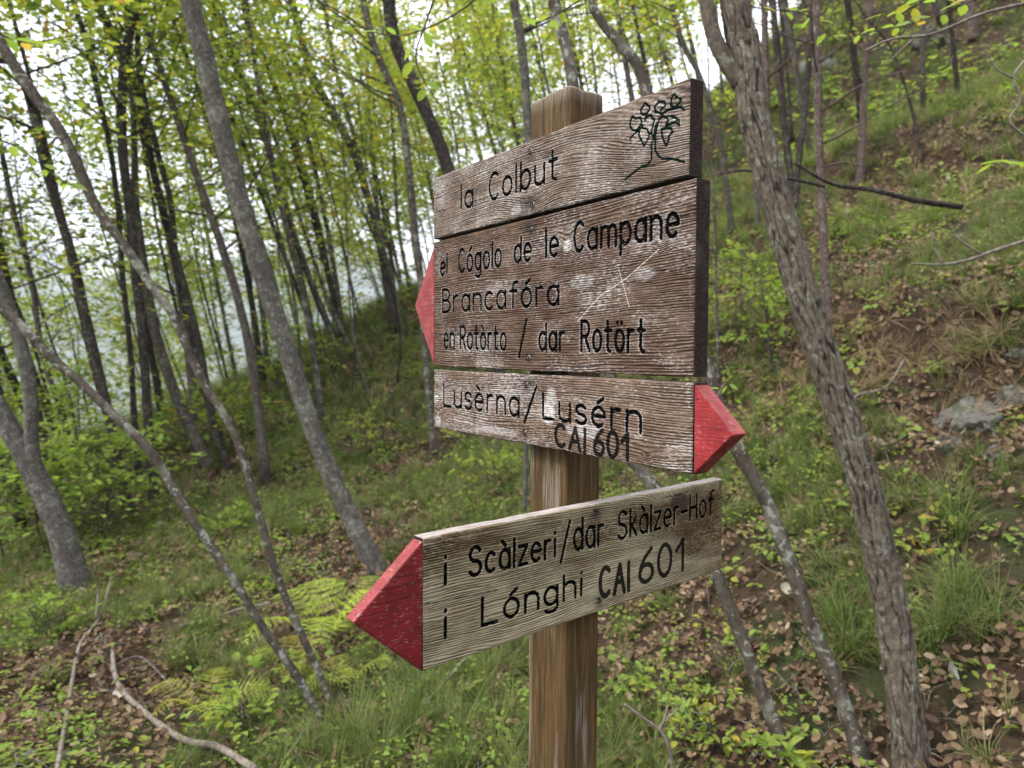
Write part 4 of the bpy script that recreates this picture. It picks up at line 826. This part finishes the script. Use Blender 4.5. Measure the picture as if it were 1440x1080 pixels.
def sdf(U, Wd, strokes, lim=0.012):
    D = np.full((len(Wd), len(U)), lim)
    for st in strokes:
        for (ax, ay), (bx, by) in zip(st[:-1], st[1:]):
            i0, i1 = np.searchsorted(U, [min(ax, bx) - lim, max(ax, bx) + lim]); j0, j1 = np.searchsorted(Wd, [min(ay, by) - lim, max(ay, by) + lim])
            if i1 <= i0 or j1 <= j0: continue
            gx, gy = np.meshgrid(U[i0:i1], Wd[j0:j1]); vx, vy = bx - ax, by - ay; l2 = vx * vx + vy * vy + 1e-12
            t = np.clip(((gx - ax) * vx + (gy - ay) * vy) / l2, 0, 1); D[j0:j1, i0:i1] = np.minimum(D[j0:j1, i0:i1], np.hypot(gx - ax - t * vx, gy - ay - t * vy))
    return D
def wood_mat(name, dark, mid, light, fleck, green=None, fl_amt=0.5):
    t = NT(name, 0.95, 0.0); v = t.tc.outputs['Object']
    f = t.attr('ring'); nA = t.noise(t.map((6, 1, 60)), 2.0, 4, .6); nB = t.noise(t.map((40, 40, 260)), 1.0, 5, .65); nC = t.noise(t.map((1, 1, 1)), 16, 5, .6); nD = t.noise(t.map((90, 90, 420)), 1.0, 3, .7)
    ph = t.math('ADD', t.math('MULTIPLY', f, 2 * math.pi / 4.1), t.math('MULTIPLY', nA, 11.0))
    rg = t.math('ADD', t.math('MULTIPLY', t.math('SINE', ph), 0.5), 0.5); rg = t.math('POWER', rg, 0.7); rg = t.math('ADD', rg, t.math('MULTIPLY', t.math('SUBTRACT', 1.0, rg), t.math('MULTIPLY', t.ss(t.noise(t.map((3, 1, 14)), 3.0, 4, .6), 0.40, 0.68), 0.75)))
    c = t.mix(t.ss(nC, .35, .68), mid, light)
    c = t.mix(t.math('MULTIPLY', t.math('SUBTRACT', 1.0, rg), 0.97), c, dark)
    c = t.mix(t.math('MULTIPLY', t.ss(nB, .46, .62), .45), c, dark)
    if green is not None: c = t.mix(t.math('MULTIPLY', t.attr('pale'), 0.9), c, t.mix(t.math('SUBTRACT', 1.0, rg), green, mid))
    # flaking grey glaze left on the ridges
    w = t.math('ADD', t.math('MULTIPLY', nD, 0.85), t.math('ADD', t.math('MULTIPLY', nC, 0.12), t.math('MULTIPLY', t.attr('flake'), 0.34)))
    w = t.math('ADD', w, t.math('MULTIPLY', rg, 0.10)); fm = t.ss(w, 0.64, 0.70)
    c = t.mix(t.math('MULTIPLY', fm, fl_amt), c, fleck)
    c = t.mix(t.attr('knot'), c, t.mix(nB, (0.10, 0.065, 0.045), (0.02, 0.013, 0.010)))
    c = t.mix(t.math('MULTIPLY', t.attr('stain'), .8), c, (0.022, 0.018, 0.017))
    c = t.mix(t.math('MULTIPLY', t.attr('whit'), t.ss(nD, .3, .6)), c, (0.52, 0.50, 0.47))
    rag = t.math('MULTIPLY', t.math('SUBTRACT', nD, 0.5), 0.0035)
    sc = t.math('SUBTRACT', 1.0, t.ss(t.math('ADD', t.attr('scratch'), t.math('MULTIPLY', rag, .5)), 0.0002, 0.0012)); c = t.mix(t.math('MULTIPLY', sc, .8), c, (0.55, 0.5, 0.45))
    sd_ = t.math('ADD', t.attr('carve'), rag)
    rim = t.math('SUBTRACT', t.math('SUBTRACT', 1.0, t.ss(sd_, 0.0046, 0.0062)), t.math('SUBTRACT', 1.0, t.ss(sd_, 0.0032, 0.0040))); c = t.mix(t.math('MULTIPLY', rim, t.math('MULTIPLY', .55, t.ss(nC, .4, .6))), c, fleck)
    inn = t.math('SUBTRACT', 1.0, t.ss(sd_, 0.0029, 0.0036)); c = t.mix(t.math('MULTIPLY', inn, t.math('SUBTRACT', 1.0, t.math('MULTIPLY', t.ss(nD, .62, .7), .5))), c, (0.003, 0.003, 0.003))
    tl = t.math('SUBTRACT', 1.0, t.ss(t.math('ADD', t.attr('thin'), rag), 0.0015, 0.0023)); c = t.mix(tl, c, (0.003, 0.009, 0.007))
    mk = t.math('SUBTRACT', 1.0, t.ss(t.math('ADD', t.attr('marker'), t.math('MULTIPLY', rag, .8)), 0.0036, 0.0043)); c = t.mix(t.math('MULTIPLY', mk, .95), c, (0.004, 0.004, 0.004))
    t.color(c); hh = t.math('ADD', t.math('MULTIPLY', rg, 1.0), t.math('ADD', t.math('MULTIPLY', nB, 0.8), t.math('MULTIPLY', fm, 0.25)))
    t.bump(hh, 1.0, 0.0018); return t.m
W1 = wood_mat('weathered_board_warm', (0.040, 0.028, 0.021), (0.160, 0.117, 0.088), (0.235, 0.190, 0.155), (0.38, 0.35, 0.32), fl_amt=.65)
W2 = wood_mat('weathered_board_brown', (0.028, 0.017, 0.012), (0.105, 0.067, 0.047), (0.155, 0.108, 0.082), (0.34, 0.315, 0.29), fl_amt=.62)
W3 = wood_mat('weathered_board_flaking', (0.040, 0.026, 0.018), (0.145, 0.094, 0.064), (0.20, 0.142, 0.105), (0.38, 0.355, 0.33), fl_amt=.7)
W4 = wood_mat('weathered_board_greenish', (0.024, 0.015, 0.007), (0.105, 0.066, 0.030), (0.17, 0.122, 0.066), (0.33, 0.295, 0.20), green=(0.35, 0.31, 0.20), fl_amt=.5)
def simple_wood(name, a, b, c_, sc=(120, 120, 120), rot=False, bs=.6):
    t = NT(name, .9, .15); n1 = t.noise(t.map(sc), 1.0, 5, .65); n2 = t.noise(t.map((1, 1, 1)), 30, 4)
    c = t.mix(t.ss(n1, .35, .65), a, b); c = t.mix(t.math('MULTIPLY', t.ss(n2, .52, .7), .6), c, c_); t.color(c); t.bump(n1, bs, .002); return t.m
M_END = simple_wood('end_grain', (0.010, 0.007, 0.005), (0.034, 0.022, 0.016), (0.06, 0.048, 0.04), (400, 130, 400))
M_TOP = simple_wood('weathered_top_edge', (0.20, 0.165, 0.145), (0.38, 0.335, 0.305), (0.26, 0.22, 0.20), (25, 300, 300))
def red_mat(name, a, b, dk):
    t = NT(name, .6, .3); n1 = t.noise(t.map((12, 60, 260)), 1.0, 5, .65, .4); n2 = t.noise(t.map((1, 1, 1)), 22, 4); n3 = t.noise(t.map((90, 90, 500)), 1, 3)
    c = t.mix(t.ss(n2, .35, .65), a, b); c = t.mix(t.math('MULTIPLY', t.ss(n1, .50, .66), .75), c, dk); c = t.mix(t.math('MULTIPLY', t.ss(t.math('ADD', n3, t.math('MULTIPLY', n2, .3)), .76, .80), .7), c, (0.24, .17, .14)); c = t.mix(t.math('MULTIPLY', t.ss(t.noise(t.map((1, 1, 1)), 9, 5, .7), .5, .75), .4), c, (0.07, .02, .018))
    t.color(c); t.bump(n1, .8, .0015); return t.m
M_RED = red_mat('red_arrow_paint', (0.17, 0.009, 0.010), (0.25, 0.015, 0.016), (0.070, 0.005, 0.007))
M_RED2 = red_mat('deep_red_arrow_paint', (0.11, 0.007, 0.008), (0.17, 0.010, 0.012), (0.045, 0.004, 0.005))
M_REDE = red_mat('faded_red_edge_paint', (0.17, 0.020, 0.020), (0.24, 0.045, 0.040), (0.09, 0.014, 0.014))
M_SCREW = NT('rusty_screw', .45, .5); M_SCREW.b.inputs['Metallic'].default_value = .7; M_SCREW.color((0.34, 0.27, 0.24)); M_SCREW = M_SCREW.m
M_REC = NT('screw_recess', .9, .1); M_REC.color((0.01, 0.008, 0.008)); M_REC = M_REC.m

ZG = float(G(0.14, 1.36))
root = empty('signpost', (EYE + nvec * 0.873 + dvec * -1.045)[:2].tolist() + [ZG], 'wooden trail signpost with four carved name boards and red arrow tips on a square post', 'signpost')
RO = np.array(root.location)
def mat_from(pl, org):
    return Matrix(((pl.x[0], pl.n[0], 0, org[0] - RO[0]), (pl.x[1], pl.n[1], 0, org[1] - RO[1]), (0, 0, 1, org[2] - RO[2]), (0, 0, 0, 1)))
def screw_mesh():
    bm = bmesh.new(); r_ = bmesh.ops.create_cone(bm, cap_ends=True, segments=20, radius1=.0060, radius2=.0050, depth=.003)
    for v in bm.verts: v.co = Vector((v.co.x, -v.co.z, v.co.y))
    k = len(bm.faces)
    for sx, sz in ((.0060, .0013), (.0013, .0060)):
        b_ = bmesh.ops.create_cube(bm, size=1)['verts']
        for v in b_: v.co = Vector((v.co.x * sx, v.co.y * .0006 - .0015, v.co.z * sz))
    bm.faces.ensure_lookup_table()
    for f_ in bm.faces[k:]: f_.material_index = 1
    me = bpy.data.meshes.new('screw'); bm.to_mesh(me); bm.free(); me.materials.append(M_SCREW); me.materials.append(M_REC); return me
SCREW = screw_mesh()
def board(pl, u0, u1, w0, w1, th, label, mat, carve, marker, thin, scratch, knots, screws, seed, wave, flake, pale=None, whit=(), stains=(), step=0.00125, kf=()):
    L, Hh = u1 - u0, w1 - w0; nu, nw = int(L / step) + 1, int(Hh / step) + 1; U = np.linspace(0, L, nu); Wd = np.linspace(0, Hh, nw)
    off = lambda ss_: [[(x - u0, y - w0) for x, y in s_] for s_ in ss_]
    cv, mk, tn, sc = sdf(U, Wd, off(carve)), sdf(U, Wd, off(marker)) - (0.0009 if pale else 0), np.minimum(sdf(U, Wd, off(thin)), sdf(U, Wd, off([c_ for k_ in kf for c_ in pxl(pl, k_)])) + 0.0012), sdf(U, Wd, off(scratch)); GX, GY = np.meshgrid(U, Wd)
    f = GY * 1000 + 9 * fbm(GY * 22 + seed, GX * 0.9, seed + 20, 3) + wave[0] * fbm(GX * wave[1] + seed, GY * 5, seed, 3) + wave[2] * (GX - wave[3]) ** 2 * 1000 + 2.0 * fbm(GX * 14, GY * 30, seed + 1, 2)
    kn = np.zeros_like(f); stn = np.zeros_like(f); wh = np.zeros_like(f); fl = flake + 0.45 * fbm(GX * 9, GY * 26, seed + 3, 4)
    g = lambda px, py, su, sw: np.exp(-((GX - (pl.uw(px, py)[0] - u0)) / su) ** 2 - ((GY - (pl.uw(px, py)[1] - w0)) / sw) ** 2)
    for (px, py, su, sw, A, dk) in knots: f = f + A * g(px, py, su * 2.2, sw * 2.2); kn = np.maximum(kn, dk * sstep(.25, .6, g(px, py, su, sw)))
    for (px, py, su, sw, a) in whit: wh = np.maximum(wh, a * sstep(.25, .55, g(px, py, su, sw) + .25 * fbm(GX * 50, GY * 90, seed + 6, 3)))
    for (px, py, su, sw, a) in stains: stn = np.maximum(stn, a * g(px, py, su, sw))
    for (px, py) in screws: stn = np.maximum(stn, .8 * g(px + 1, py + 3, .013, .014))
    pa = np.clip(pale + 2.4 * fbm(GX * 4.2, GY * 13, seed + 9, 3), 0, 1) if pale is not None else np.zeros_like(f)
    dep = 0.0028 * np.sqrt(np.clip(1 - (cv / 0.0036) ** 2, 0, 1)) + 0.0012 * np.sqrt(np.clip(1 - (tn / 0.0018) ** 2, 0, 1))
    ed = np.minimum(np.minimum(GX, L - GX), np.minimum(GY, Hh - GY)); dep = dep + 0.0022 * np.clip(1 - ed / 0.0028, 0, 1) ** 2
    dep = dep + 0.0010 * (0.5 - 0.5 * np.sin(f * 2 * np.pi / 8.3)) * 0.5 + 0.0008 * fbm(GX * 12, GY * 20, seed + 4, 2)
    ragged = 0.0012 * fbm(GX * 30, GY * 30, seed + 8, 3) * np.clip(1 - ed / 0.003, 0, 1)
    Z = GY + ragged; V = np.stack([GX, dep, Z], -1).reshape(-1, 3)
    i = np.arange(nw - 1)[:, None]; j = np.arange(nu - 1)[None]; q = np.stack([i * nu + j, i * nu + j + 1, (i + 1) * nu + j + 1, (i + 1) * nu + j], -1).reshape(-1, 4)
    idx = np.arange(nw * nu).reshape(nw, nu); sides = [(idx[0, ::-1], 1), (idx[:, -1][::-1], 1), (idx[-1, :], 2), (idx[:, 0], 1)]
    Vs, Q, MI = [V], [q], [np.zeros(len(q))]; o = len(V)
    for ln, mi in sides:
        A = V[ln]; ks = [0, .15, .5, .85, 1]; rings = []
        for t in ks:
            B = A.copy(); B[:, 1] = A[:, 1] + (th - A[:, 1]) * t
            bul = 0.0012 * (1 - abs(2 * t - 1) ** 6) * (1 if 0 < t < 1 else 0)
            if mi == 1 and ln is sides[1][0]: B[:, 0] += bul
            rings.append(B)
        R_ = np.array(rings); m = len(ln); Vs.append(R_.reshape(-1, 3)); a = np.arange(len(ks) - 1)[:, None]; b = np.arange(m - 1)[None]
        Q.append((np.stack([a * m + b, a * m + b + 1, (a + 1) * m + b + 1, (a + 1) * m + b], -1).reshape(-1, 4) + o)[:, ::-1]); MI.append(np.full(len(Q[-1]), mi)); o += R_.shape[0] * m
    Vs.append(np.array([[0, th, 0], [L, th, 0], [L, th, Hh], [0, th, Hh]])); Q.append(np.array([[o, o + 3, o + 2, o + 1]])); MI.append([1])
    V = np.vstack(Vs); ex = len(V) - nw * nu; pad = lambda a_, c=0.0: np.r_[a_.ravel(), np.full(ex, c)]
    me = npmesh('sign_board', V, Q, True, dict(ring=pad(f), carve=pad(cv, 1), marker=pad(mk, 1), thin=pad(tn, 1), scratch=pad(sc, 1), flake=pad(fl), knot=pad(np.clip(kn, 0, 1)), stain=pad(stn), whit=pad(wh), pale=pad(pa)), None, np.concatenate(MI))
    ob = link('sign_board', me, [mat, M_END, M_TOP], root); ob['label'] = label
    org = pl.o + pl.x * u0 + np.array([0, 0, w0]); ob.matrix_local = mat_from(pl, org)
    for (px, py) in screws:
        a = pl.uw(px, py); s_ = link('screw', SCREW, None, ob, (a[0] - u0, 0.0006, a[1] - w0)) if False else None
        s_ = bpy.data.objects.new('screw', SCREW); COL.objects.link(s_); s_.parent = ob; s_.location = (a[0] - u0, -0.0006, a[1] - w0); s_.rotation_euler = (0, random.random() * 1.5, 0)
    return ob
def tip(pl, ob, u0, w0, pts, th, label, mats):
    """triangular arrow tip; pts: three photo points on the front face (top, tip, bottom)"""
    P = [pl.uw(*p_) - np.array([u0, w0]) for p_ in pts]
    bm = bmesh.new(); fr = [bm.verts.new((p_[0], 0.0005, p_[1])) for p_ in P]; bk = [bm.verts.new((p_[0], th, p_[1])) for p_ in P]
    cr2 = (P[1][0] - P[0][0]) * (P[2][1] - P[0][1]) - (P[1][1] - P[0][1]) * (P[2][0] - P[0][0])
    bm.faces.new(fr if cr2 > 0 else fr[::-1]); bm.faces.new(bk[::-1] if cr2 > 0 else bk)
    for a, b in ((0, 1), (1, 2), (2, 0)):
        f_ = bm.faces.new([fr[b], fr[a], bk[a], bk[b]] if cr2 > 0 else [fr[a], fr[b], bk[b], bk[a]]); f_.material_index = 1
    bmesh.ops.recalc_face_normals(bm, faces=bm.faces)
    bmesh.ops.bevel(bm, geom=list(bm.edges), offset=.0012, segments=2, affect='EDGES')
    me = bpy.data.meshes.new('arrow_tip'); bm.to_mesh(me); bm.free()
    o = link('arrow_tip', me, mats, ob); o['label'] = label; return o
UW = PA.uw
c1 = word(PA, 'la', (648, 293), (664, 290), (648, 261)) + word(PA, 'Colbut', (688, 282), (783, 251), (688, 246)) 
thin1 = []
for e_ in ([(425, 825), (490, 770), (560, 720), (600, 710), (625, 670), (628, 620), (625, 560), (640, 510), (650, 440), (660, 400)], [(875, 690), (820, 675), (770, 665), (710, 668), (675, 640), (655, 600), (655, 540), (655, 480), (668, 420), (680, 370), (710, 340)],
           [(555, 330), (540, 300), (560, 270), (575, 240), (600, 260), (615, 275), (605, 300), (585, 325), (555, 330)], [(480, 345), (465, 380), (462, 420), (480, 445), (510, 450), (535, 420), (550, 390), (540, 350), (510, 360), (480, 345)],
           [(460, 520), (490, 480), (530, 450), (560, 410)], [(575, 380), (580, 350), (620, 335), (645, 370), (635, 420), (620, 470), (640, 500)], [(530, 450), (530, 490), (550, 530), (570, 570), (590, 530), (610, 480), (590, 440), (550, 430)],
           [(655, 310), (650, 270), (680, 235), (720, 230), (730, 260), (700, 290), (690, 320), (655, 310)], [(770, 250), (780, 200), (795, 175), (820, 200), (850, 215), (830, 250), (800, 275), (770, 260)], [(700, 330), (740, 300), (790, 285), (850, 270), (870, 295)],
           [(750, 340), (800, 350), (835, 375), (835, 410), (810, 390), (770, 400), (745, 410)], [(740, 430), (775, 435), (785, 465), (760, 490), (755, 530), (740, 570), (720, 530), (705, 490), (700, 440), (740, 430)], [(680, 360), (710, 345), (740, 350), (750, 380), (735, 410)]): thin1 += emb(e_)
hand = lambda pl, s, a, b, t: word(pl, s, a, b, t)
board(PA, -1.4219, -0.6876, .2511, .3868, .030, 'top board reading la Colbut with a small carved grapevine', W1, c1, [], thin1, [], [(742, 288, .030, .018, 16, .0), (965, 180, .07, .03, 40, 0)], [(746, 213), (749, 288)], 1, (16, 2.2, .045, .1), .15,
      whit=[(726, 296, .016, .009, .4)], stains=[(744, 284, .034, .020, 1.0)], kf=[[(611, 300), (640, 291), (690, 276)], [(972, 215), (940, 226), (905, 236)]])
c2 = word(PA, 'el', (619.5, 388), (628, 384), (619.5, 362)) + word(PA, 'Cógolo', (645, 383), (704, 374), (645, 351)) + word(PA, 'de', (723, 369), (746, 366), (723, 335)) + word(PA, 'le', (767, 361.5), (784, 359), (767, 324)) + word(PA, 'Campane', (807, 354), (953, 331), (807, 314))
c2 += word(PA, 'Brancafóra', (622, 439), (785, 428), (622, 408)) + word(PA, 'en', (624, 490), (638, 490), (624, 459)) + word(PA, 'Rotòrto', (647, 490), (711, 492), (647, 459)) + pxl(PA, [(740, 449), (729, 502)]) + word(PA, 'dar', (758, 492), (793, 493), (758, 456)) + word(PA, 'Rotört', (817, 493), (906, 495), (817, 452))
b2 = board(PA, -1.4205, -0.6737, -.0369, .2444, .032, 'large brown board with four lines, el Cógolo de le Campane to Rotört', W2, c2, [], [], pxl(PA, [(927, 350), (880, 392), (845, 415), (812, 452)]) + pxl(PA, [(869, 376), (876, 400), (885, 432)]),
      [(798, 345, .012, .010, 14, 0), (928, 335, .008, .007, 9, .3), (617, 430, .03, .02, 10, 0)], [(746, 322), (743, 503)], 2, (14, 1.8, -.03, .3), .10,
      whit=[(798, 345, .012, .011, .9), (820, 395, .030, .012, .35), (906, 385, .022, .012, .4), (928, 336, .006, .006, .6), (636, 478, .010, .012, .35)], stains=[(742, 318, .02, .012, .9), (744, 502, .018, .014, .8)], kf=[[(976, 380), (945, 381), (912, 380)], [(979, 300), (960, 304), (935, 310)], [(612, 470), (640, 471), (665, 473)], [(880, 398), (915, 397)]])
c3 = word(PA, 'Lusèrna', (623.5, 570.5), (729, 585), (623.5, 539)) + pxl(PA, [(754, 544), (737, 594)]) + word(PA, 'Lusérn', (763, 588), (900, 608), (763, 553))
m3 = word(PA, 'CAI', (781, 626), (822, 636), (781, 596)) + word(PA, '601', (835, 638), (882, 646), (835, 604))
b3 = board(PA, -1.4219, -0.6731, -.176, -.0443, .031, 'flaking board reading Lusèrna/Lusérn above handwritten CAI 601', W3, c3, m3, [], [], [(616, 592, .012, .012, 18, .15), (905, 652, .05, .018, 18, 0), (700, 598, .10, .012, 12, 0), (910, 643, .004, .004, 5, .6)], [(740, 540), (738, 608)], 3, (12, 2.0, .03, .35), .17,
      whit=[(770, 582, .020, .020, .95), (775, 560, .016, .02, .6), (820, 605, .05, .012, .5), (700, 606, .06, .008, .45), (616, 592, .012, .012, .7), (613, 560, .012, .01, .5)], stains=[(745, 538, .026, .009, .85)])
c4 = word(PB, 'i', (627, 821), (627, 821), (627, 780)) + word(PB, 'Scàlzeri', (661, 811), (781, 783), (661, 771)) + pxl(PB, [(802, 733), (789, 791)]) + word(PB, 'dar', (808, 774), (849, 766), (808, 731)) + word(PB, 'Skàlzer-Hof', (870, 759), (1003, 723), (870, 721))
c4 += word(PB, 'i', (627, 897), (627, 897), (627, 856)) + word(PB, 'Lónghi', (679, 880), (818, 837), (679, 842))
m4 = word(PB, 'CAI', (844, 840), (884, 830), (844, 800)) + word(PB, '601', (899, 821), (960, 801), (899, 776))
b4 = board(PB, -.32649, .45832, -.48282, -.28058, .026, 'lowest board, grey-green, reading i Scàlzeri/dar Skàlzer-Hof and i Lónghi CAI 601', W4, c4, m4, [], [], [(955, 708, .034, .024, 62, .85), (910, 745, .04, .02, 10, .0)], [(838, 719), (842, 844)], 4, (18, 1.7, -.03, .2), .12, pale=.55,
      stains=[(838, 722, .012, .010, .9), (842, 844, .014, .010, .9), (955, 710, .05, .035, .35), (960, 760, .08, .03, .3)], kf=[[(930, 700), (950, 697), (972, 690)], [(1015, 745), (985, 752), (950, 762)], [(598, 850), (640, 842), (700, 830)]])
tip(PA, b2, -1.4205, -.0369, [(610.2, 345), (583, 430), (610.2, 514)], .030, 'dull red arrow tip at the far left end', [M_REDE, M_REDE])
tip(PA, b3, -1.4219, -.176, [(976, 541), (1030.5, 612), (975, 667)], .031, 'bright red arrow tip pointing right', [M_RED, M_REDE])
tip(PB, b4, -.32649, -.48282, [(595.2, 761), (497.5, 876), (593.8, 944)], .026, 'deep red arrow tip pointing left', [M_RED2, M_REDE])
def post_mat():
    t = NT('post_wood', .85, .2); n1 = t.noise(t.map((110, 110, 5.0)), 1.0, 7, .72, .3); n2 = t.noise(t.map((1, 1, .35)), 10, 4); n3 = t.noise(t.map((420, 420, 9)), 1, 4, .7); n4 = t.noise(t.map((30, 30, 2.2)), 1.0, 3)
    c = t.mix(t.ss(n1, .34, .66), (0.032, 0.018, 0.006), (0.104, 0.061, 0.019)); c = t.mix(t.math('MULTIPLY', t.ss(n3, .48, .62), .7), c, (0.025, 0.016, 0.009))
    c = t.mix(t.math('MULTIPLY', t.ss(t.math('ADD', n4, t.math('MULTIPLY', n3, .5)), .80, .90), .7), c, (0.20, 0.175, 0.14)); c = t.mix(t.math('MULTIPLY', t.ss(n2, .55, .75), .35), c, (0.08, 0.05, 0.02))
    ck = t.noise(t.map((38, 38, 1.3)), 1.0, 2, .5, .5); ck = t.math('SUBTRACT', 1.0, t.ss(t.math('ABSOLUTE', t.math('SUBTRACT', ck, .5)), 0.002, 0.014)); ck = t.math('MULTIPLY', ck, t.ss(n2, .42, .6)); c = t.mix(t.math('MULTIPLY', ck, .85), c, (0.010, 0.007, 0.004))
    c = t.mix(t.math('MULTIPLY', t.attr('top'), t.ss(n3, .3, .6)), c, (0.20, 0.165, 0.125)); t.color(c); t.bump(t.math('ADD', n1, t.math('MULTIPLY', n3, .6)), .8, .0016); return t.m
a0, a1, b0, b1 = -1.1018, -0.9890, 0.832, 0.9165
cen = EYE + dvec * (a0 + a1) / 2 + nvec * (b0 + b1) / 2; ha, hb = (a1 - a0) / 2, (b1 - b0) / 2; zt = EYE[2] + 0.4745; zb_ = ZG - 0.25
pe = []; rc = .006
for (cx, cy, s0) in ((ha - rc, -hb + rc, -90), (ha - rc, hb - rc, 0), (-ha + rc, hb - rc, 90), (-ha + rc, -hb + rc, 180)): pe += arc(cx, cy, rc, rc, s0, s0 + 90, 5)
pe = np.array(pe); nx = np.roll(pe, -1, 0); ring = []
for a, b in zip(pe, nx):
    k = max(1, int(np.linalg.norm(b - a) / .004)); ring += [a + (b - a) * t / k for t in range(k)]
ring = np.array(ring); nrg = len(ring); zs = np.r_[np.arange(zb_, zt - .012, .012), np.linspace(zt - .012, zt, 8)]; Vp = []; tops = []
for k, z in enumerate(zs):
    e_ = .004 * max(0, 1 - (zt - z) / .006) ** 2; sc_ = 1 - e_ / .045
    dd = .0012 * fbm(ring[:, 0] * 160 + 3, ring[:, 1] * 160 + z * 2.2, 5, 3); r2 = ring * (sc_ + dd / .05)[:, None] if np.ndim(dd) else ring * sc_
    zz = np.full(nrg, z) + (.003 * fbm(ring[:, 0] * 70, ring[:, 1] * 70, 8, 3) if z > zt - .006 else 0)
    Vp.append(np.stack([r2[:, 0], r2[:, 1], zz - zb_], 1)); tops.append(np.full(nrg, float(sstep(zt - .03, zt - .004, z)) * .8))
nb_ = len(zs)
for k in range(1, 6):
    s_ = 1 - k / 5.0 * 0.98; b = Vp[nb_ - 1].copy(); b[:, :2] *= s_; b[:, 2] = (zt - zb_) + .0015 + .0025 * fbm(b[:, 0] * 90, b[:, 1] * 90, 8, 3); Vp.append(b); tops.append(np.ones(nrg))
Vp = np.array(Vp); m = len(Vp); i = np.arange(m - 1)[:, None]; j = np.arange(nrg)[None]; j2 = (j + 1) % nrg
q = np.stack([i * nrg + j, i * nrg + j2, (i + 1) * nrg + j2, (i + 1) * nrg + j], -1).reshape(-1, 4)
po = link('post', npmesh('post', Vp.reshape(-1, 3), [q, (np.arange(nrg)[None] + (m - 1) * nrg)], True, {'top': np.concatenate(tops)}), post_mat(), root)
po.matrix_local = Matrix(((dvec[0], nvec[0], 0, cen[0] - RO[0]), (dvec[1], nvec[1], 0, cen[1] - RO[1]), (0, 0, 1, zb_ - RO[2]), (0, 0, 0, 1)))
